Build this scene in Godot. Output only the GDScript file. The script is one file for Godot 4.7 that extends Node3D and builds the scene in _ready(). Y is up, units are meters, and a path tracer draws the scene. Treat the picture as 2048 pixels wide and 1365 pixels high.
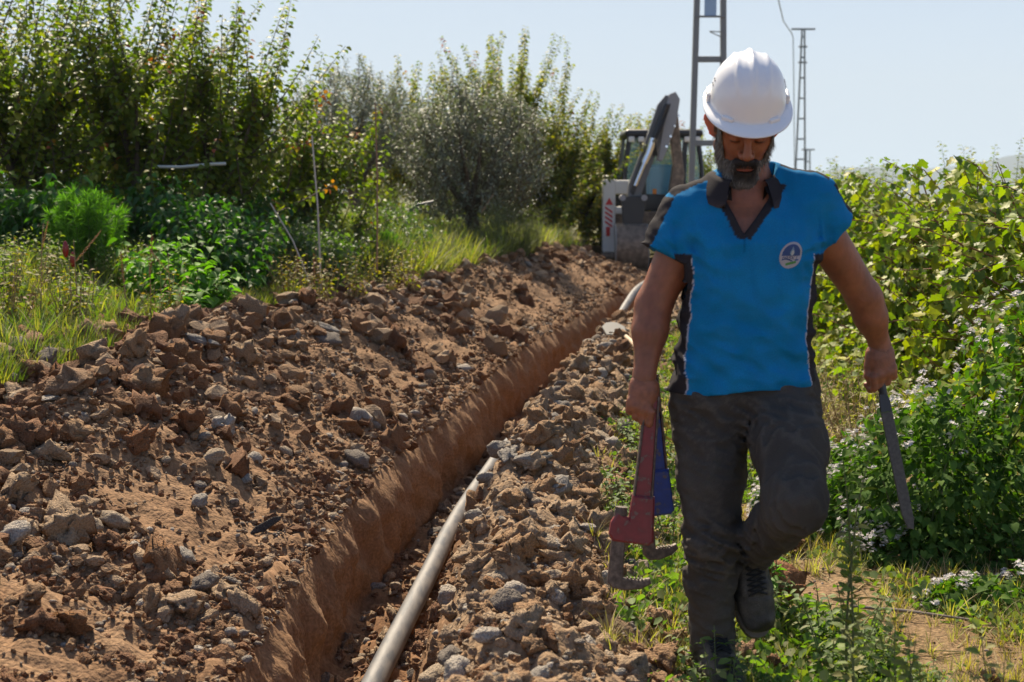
extends Node3D
# World: y up, metres. The camera stands at the origin and looks along -z; D(x, y, d) is a point d metres ahead.

class MB:
	var v := PackedVector3Array()
	var c := PackedColorArray()
	var uv := PackedVector2Array()
	var ix := PackedInt32Array()
	func vert(p: Vector3, col := Color.WHITE, u := Vector2.ZERO) -> int:
		v.append(p); c.append(col); uv.append(u)
		return v.size() - 1
	func tri(a: int, b: int, d: int) -> void:
		ix.append(a); ix.append(b); ix.append(d)
	func quad(a: int, b: int, d: int, e: int) -> void:
		tri(a, b, d); tri(a, d, e)
	func tri_out(a: int, b: int, d: int, out: Vector3) -> void:
		if (v[d] - v[a]).cross(v[b] - v[a]).dot(out) >= 0.0: tri(a, b, d)
		else: tri(a, d, b)
	func quad_out(a: int, b: int, d: int, e: int, out: Vector3) -> void:
		tri_out(a, b, d, out); tri_out(a, d, e, out)
	func face(ps: Array, out: Vector3, col := Color.WHITE) -> void:
		var b := v.size()
		for p in ps: vert(p, col)
		for i in range(1, ps.size() - 1): tri_out(b, b + i, b + i + 1, out)
	func mesh(flat := false) -> ArrayMesh:
		if flat:
			var o := MB.new()
			for k in ix.size():
				o.vert(v[ix[k]], c[ix[k]], uv[ix[k]]); o.ix.append(k)
			return o.mesh(false)
		var n := PackedVector3Array()
		n.resize(v.size())
		for k in range(0, ix.size(), 3):
			var a := ix[k]; var b := ix[k + 1]; var d := ix[k + 2]
			var m := (v[d] - v[a]).cross(v[b] - v[a])
			n[a] += m; n[b] += m; n[d] += m
		for k in n.size():
			n[k] = n[k].normalized() if n[k].length_squared() > 1e-24 else Vector3.UP
		var arr := []
		arr.resize(Mesh.ARRAY_MAX)
		arr[Mesh.ARRAY_VERTEX] = v; arr[Mesh.ARRAY_NORMAL] = n; arr[Mesh.ARRAY_COLOR] = c; arr[Mesh.ARRAY_TEX_UV] = uv; arr[Mesh.ARRAY_INDEX] = ix
		var am := ArrayMesh.new()
		am.add_surface_from_arrays(Mesh.PRIMITIVE_TRIANGLES, arr)
		return am
	# a box with bevelled edges, in the frame t
	func box(t: Transform3D, size: Vector3, bev := 0.004, col := Color.WHITE) -> void:
		var h := size * 0.5
		bev = minf(bev, minf(h.x, minf(h.y, h.z)) * 0.6)
		var id := {}
		for sx in [-1, 1]:
			for sy in [-1, 1]:
				for sz in [-1, 1]:
					for ax in 3:
						var p := Vector3(sx * h.x, sy * h.y, sz * h.z)
						for k in 3:
							if k != ax: p[k] -= signf(p[k]) * bev
						id[Vector4i(sx, sy, sz, ax)] = vert(t * p, col)
		var bs := t.basis
		for ax in 3:
			var u := (ax + 1) % 3; var w := (ax + 2) % 3
			for s in [-1, 1]:
				var q := []
				for e in [[-1, -1], [1, -1], [1, 1], [-1, 1]]:
					var s3 := Vector3i.ZERO
					s3[ax] = s; s3[u] = e[0]; s3[w] = e[1]
					q.append(id[Vector4i(s3.x, s3.y, s3.z, ax)])
				var o := Vector3.ZERO; o[ax] = s
				quad_out(q[0], q[1], q[2], q[3], bs * o)
			for s in [-1, 1]:
				for r in [-1, 1]:
					var q := []
					for e in [[-1, u], [1, u], [1, w], [-1, w]]:
						var s3 := Vector3i.ZERO
						s3[ax] = e[0]; s3[u] = s; s3[w] = r
						q.append(id[Vector4i(s3.x, s3.y, s3.z, e[1])])
					var o := Vector3.ZERO; o[u] = s; o[w] = r
					quad_out(q[0], q[1], q[2], q[3], bs * o)
		for sx in [-1, 1]:
			for sy in [-1, 1]:
				for sz in [-1, 1]:
					tri_out(id[Vector4i(sx, sy, sz, 0)], id[Vector4i(sx, sy, sz, 1)], id[Vector4i(sx, sy, sz, 2)], bs * Vector3(sx, sy, sz))
	func bar(a: Vector3, b: Vector3, w: float, h: float, bev := 0.003, col := Color.WHITE, up := Vector3.UP) -> void:
		var z := (b - a).normalized()
		if absf(z.dot(up)) > 0.98: up = Vector3.RIGHT
		var x := up.cross(z).normalized()
		box(Transform3D(Basis(x, z.cross(x), z), (a + b) * 0.5), Vector3(w, h, a.distance_to(b)), bev, col)
	func tube(path: Array, rad: Array, sides := 8, col := Color.WHITE, cap := true) -> void:
		var n := path.size()
		var base := v.size()
		var dir: Vector3 = (path[1] - path[0]).normalized()
		var x := dir.cross(Vector3.UP if absf(dir.y) < 0.9 else Vector3.RIGHT).normalized()
		var acc := 0.0
		for i in n:
			var d2: Vector3 = (path[mini(i + 1, n - 1)] - path[maxi(i - 1, 0)]).normalized()
			x = (x - d2 * x.dot(d2)).normalized()
			var y := d2.cross(x)
			if i > 0: acc += path[i].distance_to(path[i - 1])
			var r: float = rad[i] if rad.size() > 1 else rad[0]
			for s in sides + 1:
				var a := TAU * s / sides
				vert(path[i] + (x * cos(a) + y * sin(a)) * r, col, Vector2(float(s) / sides, acc))
		for i in n - 1:
			for s in sides:
				var q := base + i * (sides + 1) + s
				quad_out(q, q + 1, q + sides + 2, q + sides + 1, v[q] + v[q + 1] - path[i] * 2.0)
		if cap:
			for e in [0, n - 1]:
				var o: Vector3 = (path[0] - path[1]) if e == 0 else (path[n - 1] - path[n - 2])
				var m := vert(path[e], col)
				var first := v.size()
				for s in sides + 1: vert(v[base + e * (sides + 1) + s], col)
				for s in sides: tri_out(m, first + s, first + s + 1, o)
	# a flat outline in the xy plane of t, given thickness along z, its edges bevelled
	func slab(t: Transform3D, poly: PackedVector2Array, thick: float, bev := 0.003, col := Color.WHITE) -> void:
		var inner := poly
		if bev > 0.0:
			var got := Geometry2D.offset_polygon(poly, -bev, Geometry2D.JOIN_MITER)
			if got.size() == 1 and got[0].size() == poly.size():
				inner = got[0]
				var best := 0; var bd := 1e9   # line the inset outline up with the outer one
				for k in inner.size():
					var dd := inner[k].distance_to(poly[0])
					if dd < bd: bd = dd; best = k
				var turned := PackedVector2Array()
				for k in inner.size(): turned.append(inner[(best + k) % inner.size()])
				inner = turned
				if Geometry2D.is_polygon_clockwise(inner) != Geometry2D.is_polygon_clockwise(poly): inner = poly
			else: bev = 0.0
		var h := thick * 0.5
		var id := Geometry2D.triangulate_polygon(inner)
		for s in [-1.0, 1.0]:
			var b := v.size()
			for p in inner: vert(t * Vector3(p.x, p.y, s * h), col)
			for k in range(0, id.size(), 3): tri_out(b + id[k], b + id[k + 1], b + id[k + 2], t.basis.z * s)
		var turn := 1.0 if Geometry2D.is_polygon_clockwise(poly) else -1.0
		var levels := [[inner, -h], [poly, -h + bev], [poly, h - bev], [inner, h]] if bev > 0.0 else [[poly, -h], [poly, h]]
		for l in levels.size() - 1:
			for k in poly.size():
				var k2 := (k + 1) % poly.size()
				var e := poly[k2] - poly[k]
				var out := t.basis * Vector3(-e.y, e.x, 0.0) * turn
				var A: PackedVector2Array = levels[l][0]
				var B: PackedVector2Array = levels[l + 1][0]
				if l == 0 and bev > 0.0: out = out.normalized() - t.basis.z
				elif l == 2: out = out.normalized() + t.basis.z
				face([t * Vector3(A[k].x, A[k].y, levels[l][1]), t * Vector3(A[k2].x, A[k2].y, levels[l][1]), t * Vector3(B[k2].x, B[k2].y, levels[l + 1][1]), t * Vector3(B[k].x, B[k].y, levels[l + 1][1])], out, col)
	func ball(at: Vector3, r: Vector3, rings := 8, sides := 12, col := Color.WHITE, b := Basis()) -> void:
		var base := v.size()
		for i in rings + 1:
			var p := PI * i / rings
			for s in sides + 1:
				var a := TAU * s / sides
				vert(at + b * (Vector3(sin(p) * cos(a), cos(p), sin(p) * sin(a)) * r), col)
		for i in rings:
			for s in sides:
				var q := base + i * (sides + 1) + s
				quad_out(q, q + 1, q + sides + 2, q + sides + 1, (v[q] + v[q + 1] + v[q + sides + 2]) / 3.0 - at)

static func D(x: float, y: float, d: float) -> Vector3: return Vector3(x, y, -d)

func lin(r: float, g: float, b: float) -> Color: return Color(r, g, b).linear_to_srgb()

var seen_names := {}
func numbered(called: String) -> String:
	if not seen_names.has(called):
		seen_names[called] = 0
		return called
	seen_names[called] += 1
	return "%s_%03d" % [called, seen_names[called]]

func tag(o: Node, label: String, category: String, group := "", kind := "") -> Node:
	if label: o.set_meta("label", label)
	if category: o.set_meta("category", category)
	if group: o.set_meta("group", group)
	if kind: o.set_meta("kind", kind)
	return o

func thing(called: String, label: String, category: String, at := Vector3.ZERO, turn := 0.0, group := "") -> Node3D:
	var o := Node3D.new()
	o.name = numbered(called)
	add_child(o)
	o.position = at
	o.rotation.y = turn
	tag(o, label, category, group)
	return o

func put(called: String, mesh: Mesh, mat: Material, parent: Node = null) -> MeshInstance3D:
	var o := MeshInstance3D.new()
	o.mesh = mesh
	o.material_override = mat
	if parent == null:
		o.name = numbered(called)
		add_child(o)
	else:
		o.name = called
		parent.add_child(o, true)
		if o.name != called:   # leg, then leg_001, leg_002 ...
			var k := 1
			while parent.has_node("%s_%03d" % [called, k]): k += 1
			o.name = "%s_%03d" % [called, k]
	return o

func many(called: String, mesh: Mesh, mat: Material, where: Array, tint: Array, parent: Node = null) -> MultiMeshInstance3D:
	var mm := MultiMesh.new()
	mm.transform_format = MultiMesh.TRANSFORM_3D
	mm.use_colors = true
	mm.mesh = mesh
	mm.instance_count = where.size()
	for i in where.size():
		mm.set_instance_transform(i, where[i])
		mm.set_instance_color(i, tint[i])
	var o := MultiMeshInstance3D.new()
	o.multimesh = mm
	o.material_override = mat
	if parent == null:
		o.name = numbered(called)
		add_child(o)
	else:
		o.name = called
		parent.add_child(o, true)
	return o

func noise(kind: int, freq: float, oct: int, sd: int) -> FastNoiseLite:
	var n := FastNoiseLite.new()
	n.noise_type = kind
	n.frequency = freq
	n.fractal_octaves = oct
	n.fractal_type = FastNoiseLite.FRACTAL_FBM if oct > 1 else FastNoiseLite.FRACTAL_NONE
	n.seed = sd
	return n

func noise_tex(n: FastNoiseLite, size: int, a: Color, b: Color, bump := 0.0) -> NoiseTexture2D:
	var t := NoiseTexture2D.new()
	t.width = size; t.height = size
	t.seamless = true
	t.noise = n
	if bump > 0.0:
		t.as_normal_map = true
		t.bump_strength = bump
	else:
		var g := Gradient.new()
		g.set_color(0, a); g.set_color(1, b)
		t.color_ramp = g
	return t

func mat(called: String, col: Color, rough := 0.8, metal := 0.0, vertex := false) -> StandardMaterial3D:
	var m := StandardMaterial3D.new()
	m.resource_name = called
	m.albedo_color = col
	m.roughness = rough
	m.metallic = metal
	m.vertex_color_use_as_albedo = vertex
	m.cull_mode = BaseMaterial3D.CULL_DISABLED
	return m

func leaf_mat(called: String, through: Color, rough := 0.45) -> StandardMaterial3D:
	var m := mat(called, Color.WHITE, rough, 0.0, true)
	m.backlight_enabled = true
	m.backlight = through
	return m

var rng := RandomNumberGenerator.new()
func rf(a: float, b: float) -> float: return rng.randf_range(a, b)
func rdir() -> Vector3:
	return Vector3(rng.randfn(), rng.randfn(), rng.randfn()).normalized()

static func smooth(a: float, b: float, x: float) -> float:
	var t := clampf((x - a) / (b - a), 0.0, 1.0)
	return t * t * (3.0 - 2.0 * t)

static func table(tb: Array, x: float) -> float:
	# a smooth curve through [x, value] pairs
	var n := tb.size()
	if x <= tb[0][0]: return tb[0][1]
	if x >= tb[n - 1][0]: return tb[n - 1][1]
	var i := 0
	while x > tb[i + 1][0]: i += 1
	var x0: float = tb[i][0]; var x1: float = tb[i + 1][0]
	var y0: float = tb[i][1]; var y1: float = tb[i + 1][1]
	var s := (y1 - y0) / (x1 - x0)
	var m0 := s; var m1 := s
	if i > 0: m0 = (y1 - tb[i - 1][1]) / (x1 - tb[i - 1][0])
	if i < n - 2: m1 = (tb[i + 2][1] - y0) / (tb[i + 2][0] - x0)
	var h := x1 - x0
	var t := (x - x0) / h
	return y0 * (1 + 2 * t) * (1 - t) * (1 - t) + m0 * h * t * (1 - t) * (1 - t) + y1 * t * t * (3 - 2 * t) + m1 * h * t * t * (t - 1)

# ---------- the land: trench, spoil banks, garden terrace, path ----------
const LIP := [[-6.0, -0.95], [0.0, -0.86], [4.43, -0.81], [5.64, -0.78], [7.04, -0.69], [9.11, -0.4], [12.88, 0.12], [15.89, 0.71], [20.7, 1.65], [26.0, 2.7], [32.0, 3.6], [60.0, 4.0], [4000.0, 4.0]]
var n_big: FastNoiseLite
var n_mid: FastNoiseLite
var n_fine: FastNoiseLite
var n_cell: FastNoiseLite
var n_cell2: FastNoiseLite

func lip(d: float) -> float: return table(LIP, d)
func dig(d: float) -> float: return 1.0 - smooth(23.5, 26.0, d)

func crest(d: float) -> Vector2:   # how far left of the lip the spoil bank's ridge lies, and how high
	var w := 1.2 + 0.16 * n_big.get_noise_2d(d * 0.9, 7.0)
	var h := table([[2.0, 0.42], [4.0, 0.42], [5.5, 0.49], [6.5, 0.58], [8.0, 0.66], [10.0, 0.60], [13.0, 0.54], [19.0, 0.55], [24.0, 0.5]], d) + 0.10 * n_big.get_noise_2d(d * 1.3, 31.0)
	return Vector2(w, h)

func ground_left(dx: float, d: float) -> float:   # dx: metres from the trench's left lip (negative)
	var far := smooth(26.0, 45.0, d)
	var y := 0.60 * smooth(-0.6, -1.9, dx) + 0.24 * smooth(-1.9, -3.0, dx) + 0.26 * smooth(-3.2, -9.0, dx)
	y *= 1.0 - 0.15 * smooth(6.0, 4.0, d)
	return y * (1.0 - 0.25 * smooth(14.0, 26.0, d)) * (1.0 - far) + far * 0.35 - 0.01 * maxf(0.0, d - 45.0) * 0.5

func ground_right(dx: float, d: float) -> float:
	var far := smooth(40.0, 120.0, d)
	return -0.3 * far + 0.03 * smooth(2.2, 3.2, dx) - 0.01 * maxf(0.0, d - 45.0) * 0.5

func rough(p: Vector3, amt: float) -> float:
	var cell := -n_cell.get_noise_3dv(p) - 0.35
	var cell2 := -n_cell2.get_noise_3dv(p) - 0.35
	return amt * (0.05 * n_mid.get_noise_3dv(p) + 0.035 * maxf(0.0, cell) + 0.018 * maxf(0.0, cell2) + 0.012 * n_fine.get_noise_3dv(p))

# The cross-section at distance d as a list of [dx, y, normal x, normal y, roughness, zone]; zones: 0 left ground, 1 left bank, 2 trench, 3 right bank, 4 right ground
func right_bank(dx: float, d: float) -> float:
	var h := 0.2 + 0.07 * n_big.get_noise_2d(d * 2.2, 77.0) + 0.05 * n_big.get_noise_2d(d * 5.0, 99.0)
	h *= 1.0 - 0.35 * smooth(9.0, 15.0, d)
	var w := 0.66 + 0.1 * n_big.get_noise_2d(d * 1.7, 140.0) + 0.1 * smooth(8.0, 16.0, d)
	var t := (dx - 0.60) / w
	if t < 0.0 or t > 1.0: return 0.0
	return h * sin(PI * pow(t, 0.62)) * dig(d)

func left_bank(dx: float, d: float) -> float:
	var c := crest(d)
	var g := ground_left(dx, d)
	if dx > 0.0: return 0.0
	var t := dx / -c.x
	var y := 0.0
	if t < 1.0: y = c.y * (0.8 * t + 0.2 * smooth(0.0, 1.0, t))
	else: y = c.y - (t - 1.0) * c.x * 0.62
	y = lerpf(y, c.y - 0.03, 0.5 * smooth(0.2, 0.0, absf(t - 1.0))) if absf(t - 1.0) < 0.2 else y
	return lerpf(g * 0.3, maxf(y, g), dig(d))

func surface(dx: float, d: float) -> float:   # height of the land away from the trench's walls
	if dx < 0.0: return maxf(left_bank(dx, d), ground_left(dx, d))
	if dx < 0.605: return -0.455 * (1.0 - pow(maxf(0.0, dx - slid(d)) / (0.605 - slid(d)), 0.8)) * dig(d)
	return ground_right(dx, d) + right_bank(dx, d)

func slid(d: float) -> float: return table([[3.0, 0.43], [5.5, 0.41], [6.6, 0.41], [7.5, 0.37], [8.3, 0.33], [9.2, 0.26], [12.0, 0.2], [20.0, 0.2]], d)   # where the trench floor meets the soil slid in from the path side

func land_at(x: float, d: float) -> float:
	return surface(x - lip(d), d)

func strip(rows: PackedFloat32Array, cols: Array, color_of: Callable) -> MB:
	# cols: [dx, kind]; kind 0: height from surface(), 1: trench section given as [dx, y]
	var m := MB.new()
	var nc := cols.size()
	for d in rows:
		var L := lip(d)
		for cdef in cols:
			var dx: float = cdef[0]
			var p: Vector3
			if cdef.size() > 2:   # a wall: pushed sideways
				var y: float = cdef[1] * dig(d)
				if cdef.size() > 3:   # floor, and the loose slope on its path side
					if cdef[3] == 0: dx = lerpf(0.09, slid(d), cdef[0])
					else:
						dx = lerpf(slid(d), 0.605, cdef[0])
						y = -0.455 * (1.0 - pow(cdef[0], 0.8)) * dig(d)
				p = D(L + dx, y, d)
				var q := Vector3(p.x * 1.0, p.y * 0.25, p.z)
				var s: float = cdef[2]
				p.x += s * (rough(p, 0.9) + 0.034 * n_big.get_noise_2d(d * 2.0, y * 0.8 + 60.0) + 0.016 * n_mid.get_noise_3dv(Vector3(0.0, p.y * 1.2, q.z * 1.2)) + 0.007 * maxf(0.0, n_fine.get_noise_3d(0.0, p.y * 0.5, p.z * 2.2) - 0.25) * smooth(0.8, 1.0, absf(s)))
				p.y += (1.0 - absf(s)) * rough(p, 1.2)
			else:
				var amt: float = cdef[1]
				p = D(L + dx, surface(dx, d), d)
				p.y += rough(p, amt)
			m.vert(p, color_of.call(p, dx, d))
	for r in rows.size() - 1:
		for k in nc - 1:
			var q := r * nc + k
			m.quad_out(q, q + 1, q + nc + 1, q + nc, Vector3(m.v[q].x - m.v[q + 1].x, 0, 0).cross(Vector3.ZERO) + land_out(m, q, q + 1, q + nc))
	return m

func land_out(m: MB, a: int, b: int, e: int) -> Vector3:
	return (m.v[b] - m.v[a]).cross(m.v[e] - m.v[a])   # columns run left to right, rows away: this points up and out

func soil_color(p: Vector3, dx: float, d: float) -> Color:
	var t := 0.5 + 0.5 * n_mid.get_noise_3d(p.x * 0.7 + 5.0, p.y * 0.7, p.z * 0.7)
	var f := 0.5 + 0.5 * n_fine.get_noise_3dv(p)
	var streak := 0.5 + 0.5 * n_big.get_noise_2d(d * 4.0 + dx * 1.5, dx * 0.4)
	var a := Color(0.28, 0.150, 0.075)
	var b := Color(0.44, 0.275, 0.158)
	var c := a.lerp(b, clampf(t * 0.6 + streak * 0.5, 0.0, 1.0))
	return c * (0.75 + 0.4 * f)

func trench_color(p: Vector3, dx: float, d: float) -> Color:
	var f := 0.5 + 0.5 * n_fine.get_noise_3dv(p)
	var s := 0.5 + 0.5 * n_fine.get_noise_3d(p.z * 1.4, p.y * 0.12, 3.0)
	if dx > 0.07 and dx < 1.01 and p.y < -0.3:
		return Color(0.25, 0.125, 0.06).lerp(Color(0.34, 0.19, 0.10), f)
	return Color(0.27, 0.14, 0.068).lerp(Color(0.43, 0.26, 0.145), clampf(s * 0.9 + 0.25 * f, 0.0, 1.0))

func meadow_color(p: Vector3, dx: float, d: float) -> Color:
	var t := 0.5 + 0.5 * n_mid.get_noise_3d(p.x * 0.3, 2.0, p.z * 0.3)
	var soil := Color(0.27, 0.155, 0.085)
	var dry := Color(0.36, 0.26, 0.14)
	if d > 24.0:
		soil = soil.lerp(Color(0.12, 0.13, 0.06), smooth(24.0, 34.0, d))
		dry = dry.lerp(Color(0.20, 0.19, 0.09), smooth(24.0, 34.0, d))
	return soil.lerp(dry, t) * (0.8 + 0.35 * (0.5 + 0.5 * n_fine.get_noise_3dv(p)))

func soil_mat(called: String, scale: float, depth: float) -> StandardMaterial3D:
	var m := mat(called, Color.WHITE, 0.92, 0.0, true)
	m.metallic_specular = 0.25
	m.uv1_triplanar = true
	m.uv1_world_triplanar = true
	m.uv1_scale = Vector3.ONE * scale
	m.albedo_texture = grit_color
	m.heightmap_enabled = true
	m.heightmap_texture = grit_height
	m.heightmap_scale = depth
	return m

var grit_color: Texture2D
var grit_height: Texture2D
var M := {}

func make_textures() -> void:
	n_big = noise(FastNoiseLite.TYPE_SIMPLEX, 0.6, 2, 3)
	n_mid = noise(FastNoiseLite.TYPE_SIMPLEX, 3.2, 3, 11)
	n_fine = noise(FastNoiseLite.TYPE_SIMPLEX, 14.0, 3, 23)
	n_cell = noise(FastNoiseLite.TYPE_CELLULAR, 6.5, 1, 5)
	n_cell2 = noise(FastNoiseLite.TYPE_CELLULAR, 17.0, 1, 8)
	var g := noise(FastNoiseLite.TYPE_SIMPLEX, 0.035, 5, 41)
	grit_color = noise_tex(g, 512, Color(0.62, 0.62, 0.62), Color(1.0, 1.0, 1.0))
	var h := noise(FastNoiseLite.TYPE_CELLULAR, 0.05, 3, 17)
	h.fractal_type = FastNoiseLite.FRACTAL_FBM
	grit_height = noise_tex(h, 512, Color.WHITE, Color.BLACK)

func build_land() -> void:
	M.soil = soil_mat("dug soil", 2.2, 1.0)
	M.ground = soil_mat("path soil", 2.1, 0.8)
	var near := PackedFloat32Array()
	var d := 1.2
	while d < 27.0:
		near.append(d)
		d += maxf(0.012, 0.0042 * d)
	near.append(27.0)
	# left bank
	var cols := []
	var x := -2.35
	while x < -0.115:
		cols.append([x, 1.0])
		x += 0.022
	cols.append([-0.11, 1.0])
	var bank := strip(near, cols, soil_color)
	var left := thing("spoil_bank", "long high ridge of freshly dug brown soil and stones along the trench's garden side", "soil heap")
	put("soil", bank.mesh(), M.soil, left)
	# trench
	cols = [[-0.11, 1.0], [-0.08, 0.040, 0.1], [-0.05, 0.020, 0.2], [-0.02, -0.006, 0.3], [0.006, -0.036, 0.45], [0.027, -0.072, 0.65], [0.040, -0.110, 0.85], [0.047, -0.145, 1.0]]
	for k in 9: cols.append([0.050 + k * 0.0020, -0.175 - k * 0.029, 1.0])
	cols.append([0.072, -0.44, 0.5])
	for k in 17: cols.append([k / 16.0, -0.455, 0.0, 0])
	for k in range(1, 13): cols.append([k / 13.0, 0.0, -0.25, 1])
	cols.append([0.61, 1.0])
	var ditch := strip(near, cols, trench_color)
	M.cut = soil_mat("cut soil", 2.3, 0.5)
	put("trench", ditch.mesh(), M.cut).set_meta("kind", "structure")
	# right bank
	cols = []
	x = 0.61
	while x < 1.42:
		cols.append([x, lerpf(1.3, 0.5, smooth(1.05, 1.4, x))])
		x += 0.02
	var bank2 := strip(near, cols, func(p: Vector3, dx: float, dd: float) -> Color: return soil_color(p, dx, dd).lerp(Color(0.46, 0.33, 0.21), 0.55))
	var right := thing("spoil_bank", "low lumpy bank of stones and dry tan clods on the path side of the trench", "soil heap")
	put("soil", bank2.mesh(), M.soil, right)
	# ground to either side, out to the horizon
	var rows := PackedFloat32Array()
	for k in range(near.size() - 1): if k % 4 == 0: rows.append(near[k])
	rows.insert(0, -40.0); rows.insert(1, -6.0)
	rows.append(27.0)
	var gcols := [-2.35]
	x = -2.4
	while x > -400.0:
		gcols.append(x)
		x -= maxf(0.06, 0.04 * absf(x))
	gcols.append(-900.0)
	gcols.reverse()
	var lc := []
	for k in gcols: lc.append([k, 1.0 if k > -2.4 else 0.7])
	put("garden_ground", strip(rows, lc, meadow_color).mesh(), M.ground).set_meta("kind", "structure")
	var rc := [[float(cols[cols.size() - 1][0]), 0.5]]
	x = float(cols[cols.size() - 1][0]) + 0.03
	while x < 600.0:
		rc.append([x, 0.35])
		x += maxf(0.03, 0.025 * absf(x))
	rc.append([1100.0, 0.35])
	put("path", strip(rows, rc, meadow_color).mesh(), M.ground).set_meta("kind", "structure")
	# the land beyond the trench's end
	var far := PackedFloat32Array([27.0])
	d = 28.0
	while d < 900.0:
		far.append(d)
		d *= 1.12
	far.append(3000.0)
	var fc := []
	for k in lc: fc.append([k[0], 0.7])
	for k in range(-23, 17): fc.append([k * 0.1 + 0.02, 0.6])
	for k in rc: fc.append([k[0], 0.35])
	fc.sort_custom(func(a, b): return a[0] < b[0])
	put("ground", strip(far, fc, meadow_color).mesh(), M.ground).set_meta("kind", "structure")
	# far ridges
	var hill := mat("far hillside", lin(0.06, 0.085, 0.075), 1.0)
	for ridge in [[5200.0, -3600.0, 2600.0, 260.0, 91], [4200.0, -2600.0, 3600.0, 130.0, 57]]:
		var m := MB.new()
		var nz := noise(FastNoiseLite.TYPE_SIMPLEX, 0.0011, 4, ridge[4])
		for i in 121:
			var px: float = lerpf(ridge[1], ridge[2], i / 120.0)
			var tall: float = ridge[3]
			if ridge[3] > 200.0: tall *= smooth(1500.0, -1800.0, px) * 1.35 + 0.1
			else: tall *= 0.35 + 0.75 * smooth(200.0, 2200.0, px)
			for k in 13:
				var t := k / 12.0
				var y := tall * sin(t * PI * 0.5) * (1.0 + 0.35 * nz.get_noise_2d(px, t * 900.0))
				m.vert(D(px, -90.0 + y + 60.0 * t, ridge[0] - 900.0 + 900.0 * t + 200.0 * nz.get_noise_2d(px * 1.3, 50.0)))
		for i in 120:
			for k in 12:
				var q := i * 13 + k
				m.quad_out(q, q + 1, q + 14, q + 13, Vector3(0, 1, 1))
		put("hills", m.mesh(), hill).set_meta("kind", "structure")

# ---------- clods and stones ----------
func rock_mesh(sd: int, sub: int, jag: float, squash: Vector3, facet: bool) -> ArrayMesh:
	var t := (1.0 + sqrt(5.0)) / 2.0
	var vs: Array = [Vector3(-1, t, 0), Vector3(1, t, 0), Vector3(-1, -t, 0), Vector3(1, -t, 0), Vector3(0, -1, t), Vector3(0, 1, t), Vector3(0, -1, -t), Vector3(0, 1, -t), Vector3(t, 0, -1), Vector3(t, 0, 1), Vector3(-t, 0, -1), Vector3(-t, 0, 1)]
	var fs: Array = [[0, 11, 5], [0, 5, 1], [0, 1, 7], [0, 7, 10], [0, 10, 11], [1, 5, 9], [5, 11, 4], [11, 10, 2], [10, 7, 6], [7, 1, 8], [3, 9, 4], [3, 4, 2], [3, 2, 6], [3, 6, 8], [3, 8, 9], [4, 9, 5], [2, 4, 11], [6, 2, 10], [8, 6, 7], [9, 8, 1]]
	for k in vs.size(): vs[k] = vs[k].normalized()
	for s in sub:
		var mid := {}
		var nf := []
		for f in fs:
			var m := []
			for e in 3:
				var a: int = f[e]; var b: int = f[(e + 1) % 3]
				var key := Vector2i(mini(a, b), maxi(a, b))
				if not mid.has(key):
					mid[key] = vs.size()
					vs.append(((vs[a] + vs[b]) * 0.5).normalized())
				m.append(mid[key])
			nf.append([f[0], m[0], m[2]]); nf.append([f[1], m[1], m[0]]); nf.append([f[2], m[2], m[1]]); nf.append([m[0], m[1], m[2]])
		fs = nf
	var n1 := noise(FastNoiseLite.TYPE_SIMPLEX, 0.9, 2, sd)
	var n2 := noise(FastNoiseLite.TYPE_SIMPLEX, 2.6, 2, sd + 50)
	var r := RandomNumberGenerator.new()
	r.seed = sd
	var cuts := []
	for k in 7: cuts.append([Vector3(r.randfn(), r.randfn(), r.randfn()).normalized(), r.randf_range(0.62, 0.95)])
	var mb := MB.new()
	for p in vs:
		var q: Vector3 = p * (1.0 + jag * 0.7 * n1.get_noise_3dv(p) + jag * 0.45 * n2.get_noise_3dv(p))
		if facet:
			for c in cuts:
				var over: float = q.dot(c[0]) - c[1]
				if over > 0.0: q -= c[0] * over * 0.9
		q *= squash
		mb.vert(q, Color.WHITE)
	for f in fs: mb.tri_out(f[0], f[1], f[2], vs[f[0]] + vs[f[1]] + vs[f[2]])
	return mb.mesh(facet and sub < 2)

var clod_big := []
var clod_small := []
var stone_big := []
var stone_small := []
var grain := []

func rock_material(called: String, col: Color, vertex := false) -> StandardMaterial3D:
	var m := mat(called, col, 0.9, 0.0, vertex)
	m.metallic_specular = 0.3
	m.uv1_triplanar = true
	m.uv1_world_triplanar = true
	m.uv1_scale = Vector3.ONE * 5.0
	m.albedo_texture = grit_color
	m.heightmap_enabled = true
	m.heightmap_texture = grit_height
	m.heightmap_scale = 0.9
	return m

func make_rocks() -> void:
	for k in 7: clod_big.append(rock_mesh(100 + k, 2, 1.15, Vector3(1.0, 0.74, 0.85), true))
	for k in 5: clod_small.append(rock_mesh(140 + k, 1, 0.8, Vector3(1.0, 0.75, 0.85), true))
	for k in 5: stone_big.append(rock_mesh(200 + k, 2, 0.38, Vector3(1.0, 0.58, 0.78), false))
	for k in 4: stone_small.append(rock_mesh(230 + k, 1, 0.35, Vector3(1.0, 0.6, 0.8), false))
	for k in 3: grain.append(rock_mesh(260 + k, 0, 0.5, Vector3(1.0, 0.75, 0.85), false))
	M.clods = [rock_material("brown clod", lin(0.30, 0.16, 0.08)), rock_material("tan clod", lin(0.38, 0.23, 0.125)), rock_material("red brown clod", lin(0.25, 0.125, 0.065)), rock_material("pale clod", lin(0.43, 0.30, 0.19))]
	M.stones = [rock_material("grey stone", lin(0.37, 0.325, 0.275)), rock_material("pale stone", lin(0.50, 0.43, 0.355)), rock_material("tan stone", lin(0.44, 0.34, 0.24)), rock_material("dark stone", lin(0.24, 0.20, 0.165))]
	M.loose = rock_material("loose grit", Color.WHITE, true)

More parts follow.
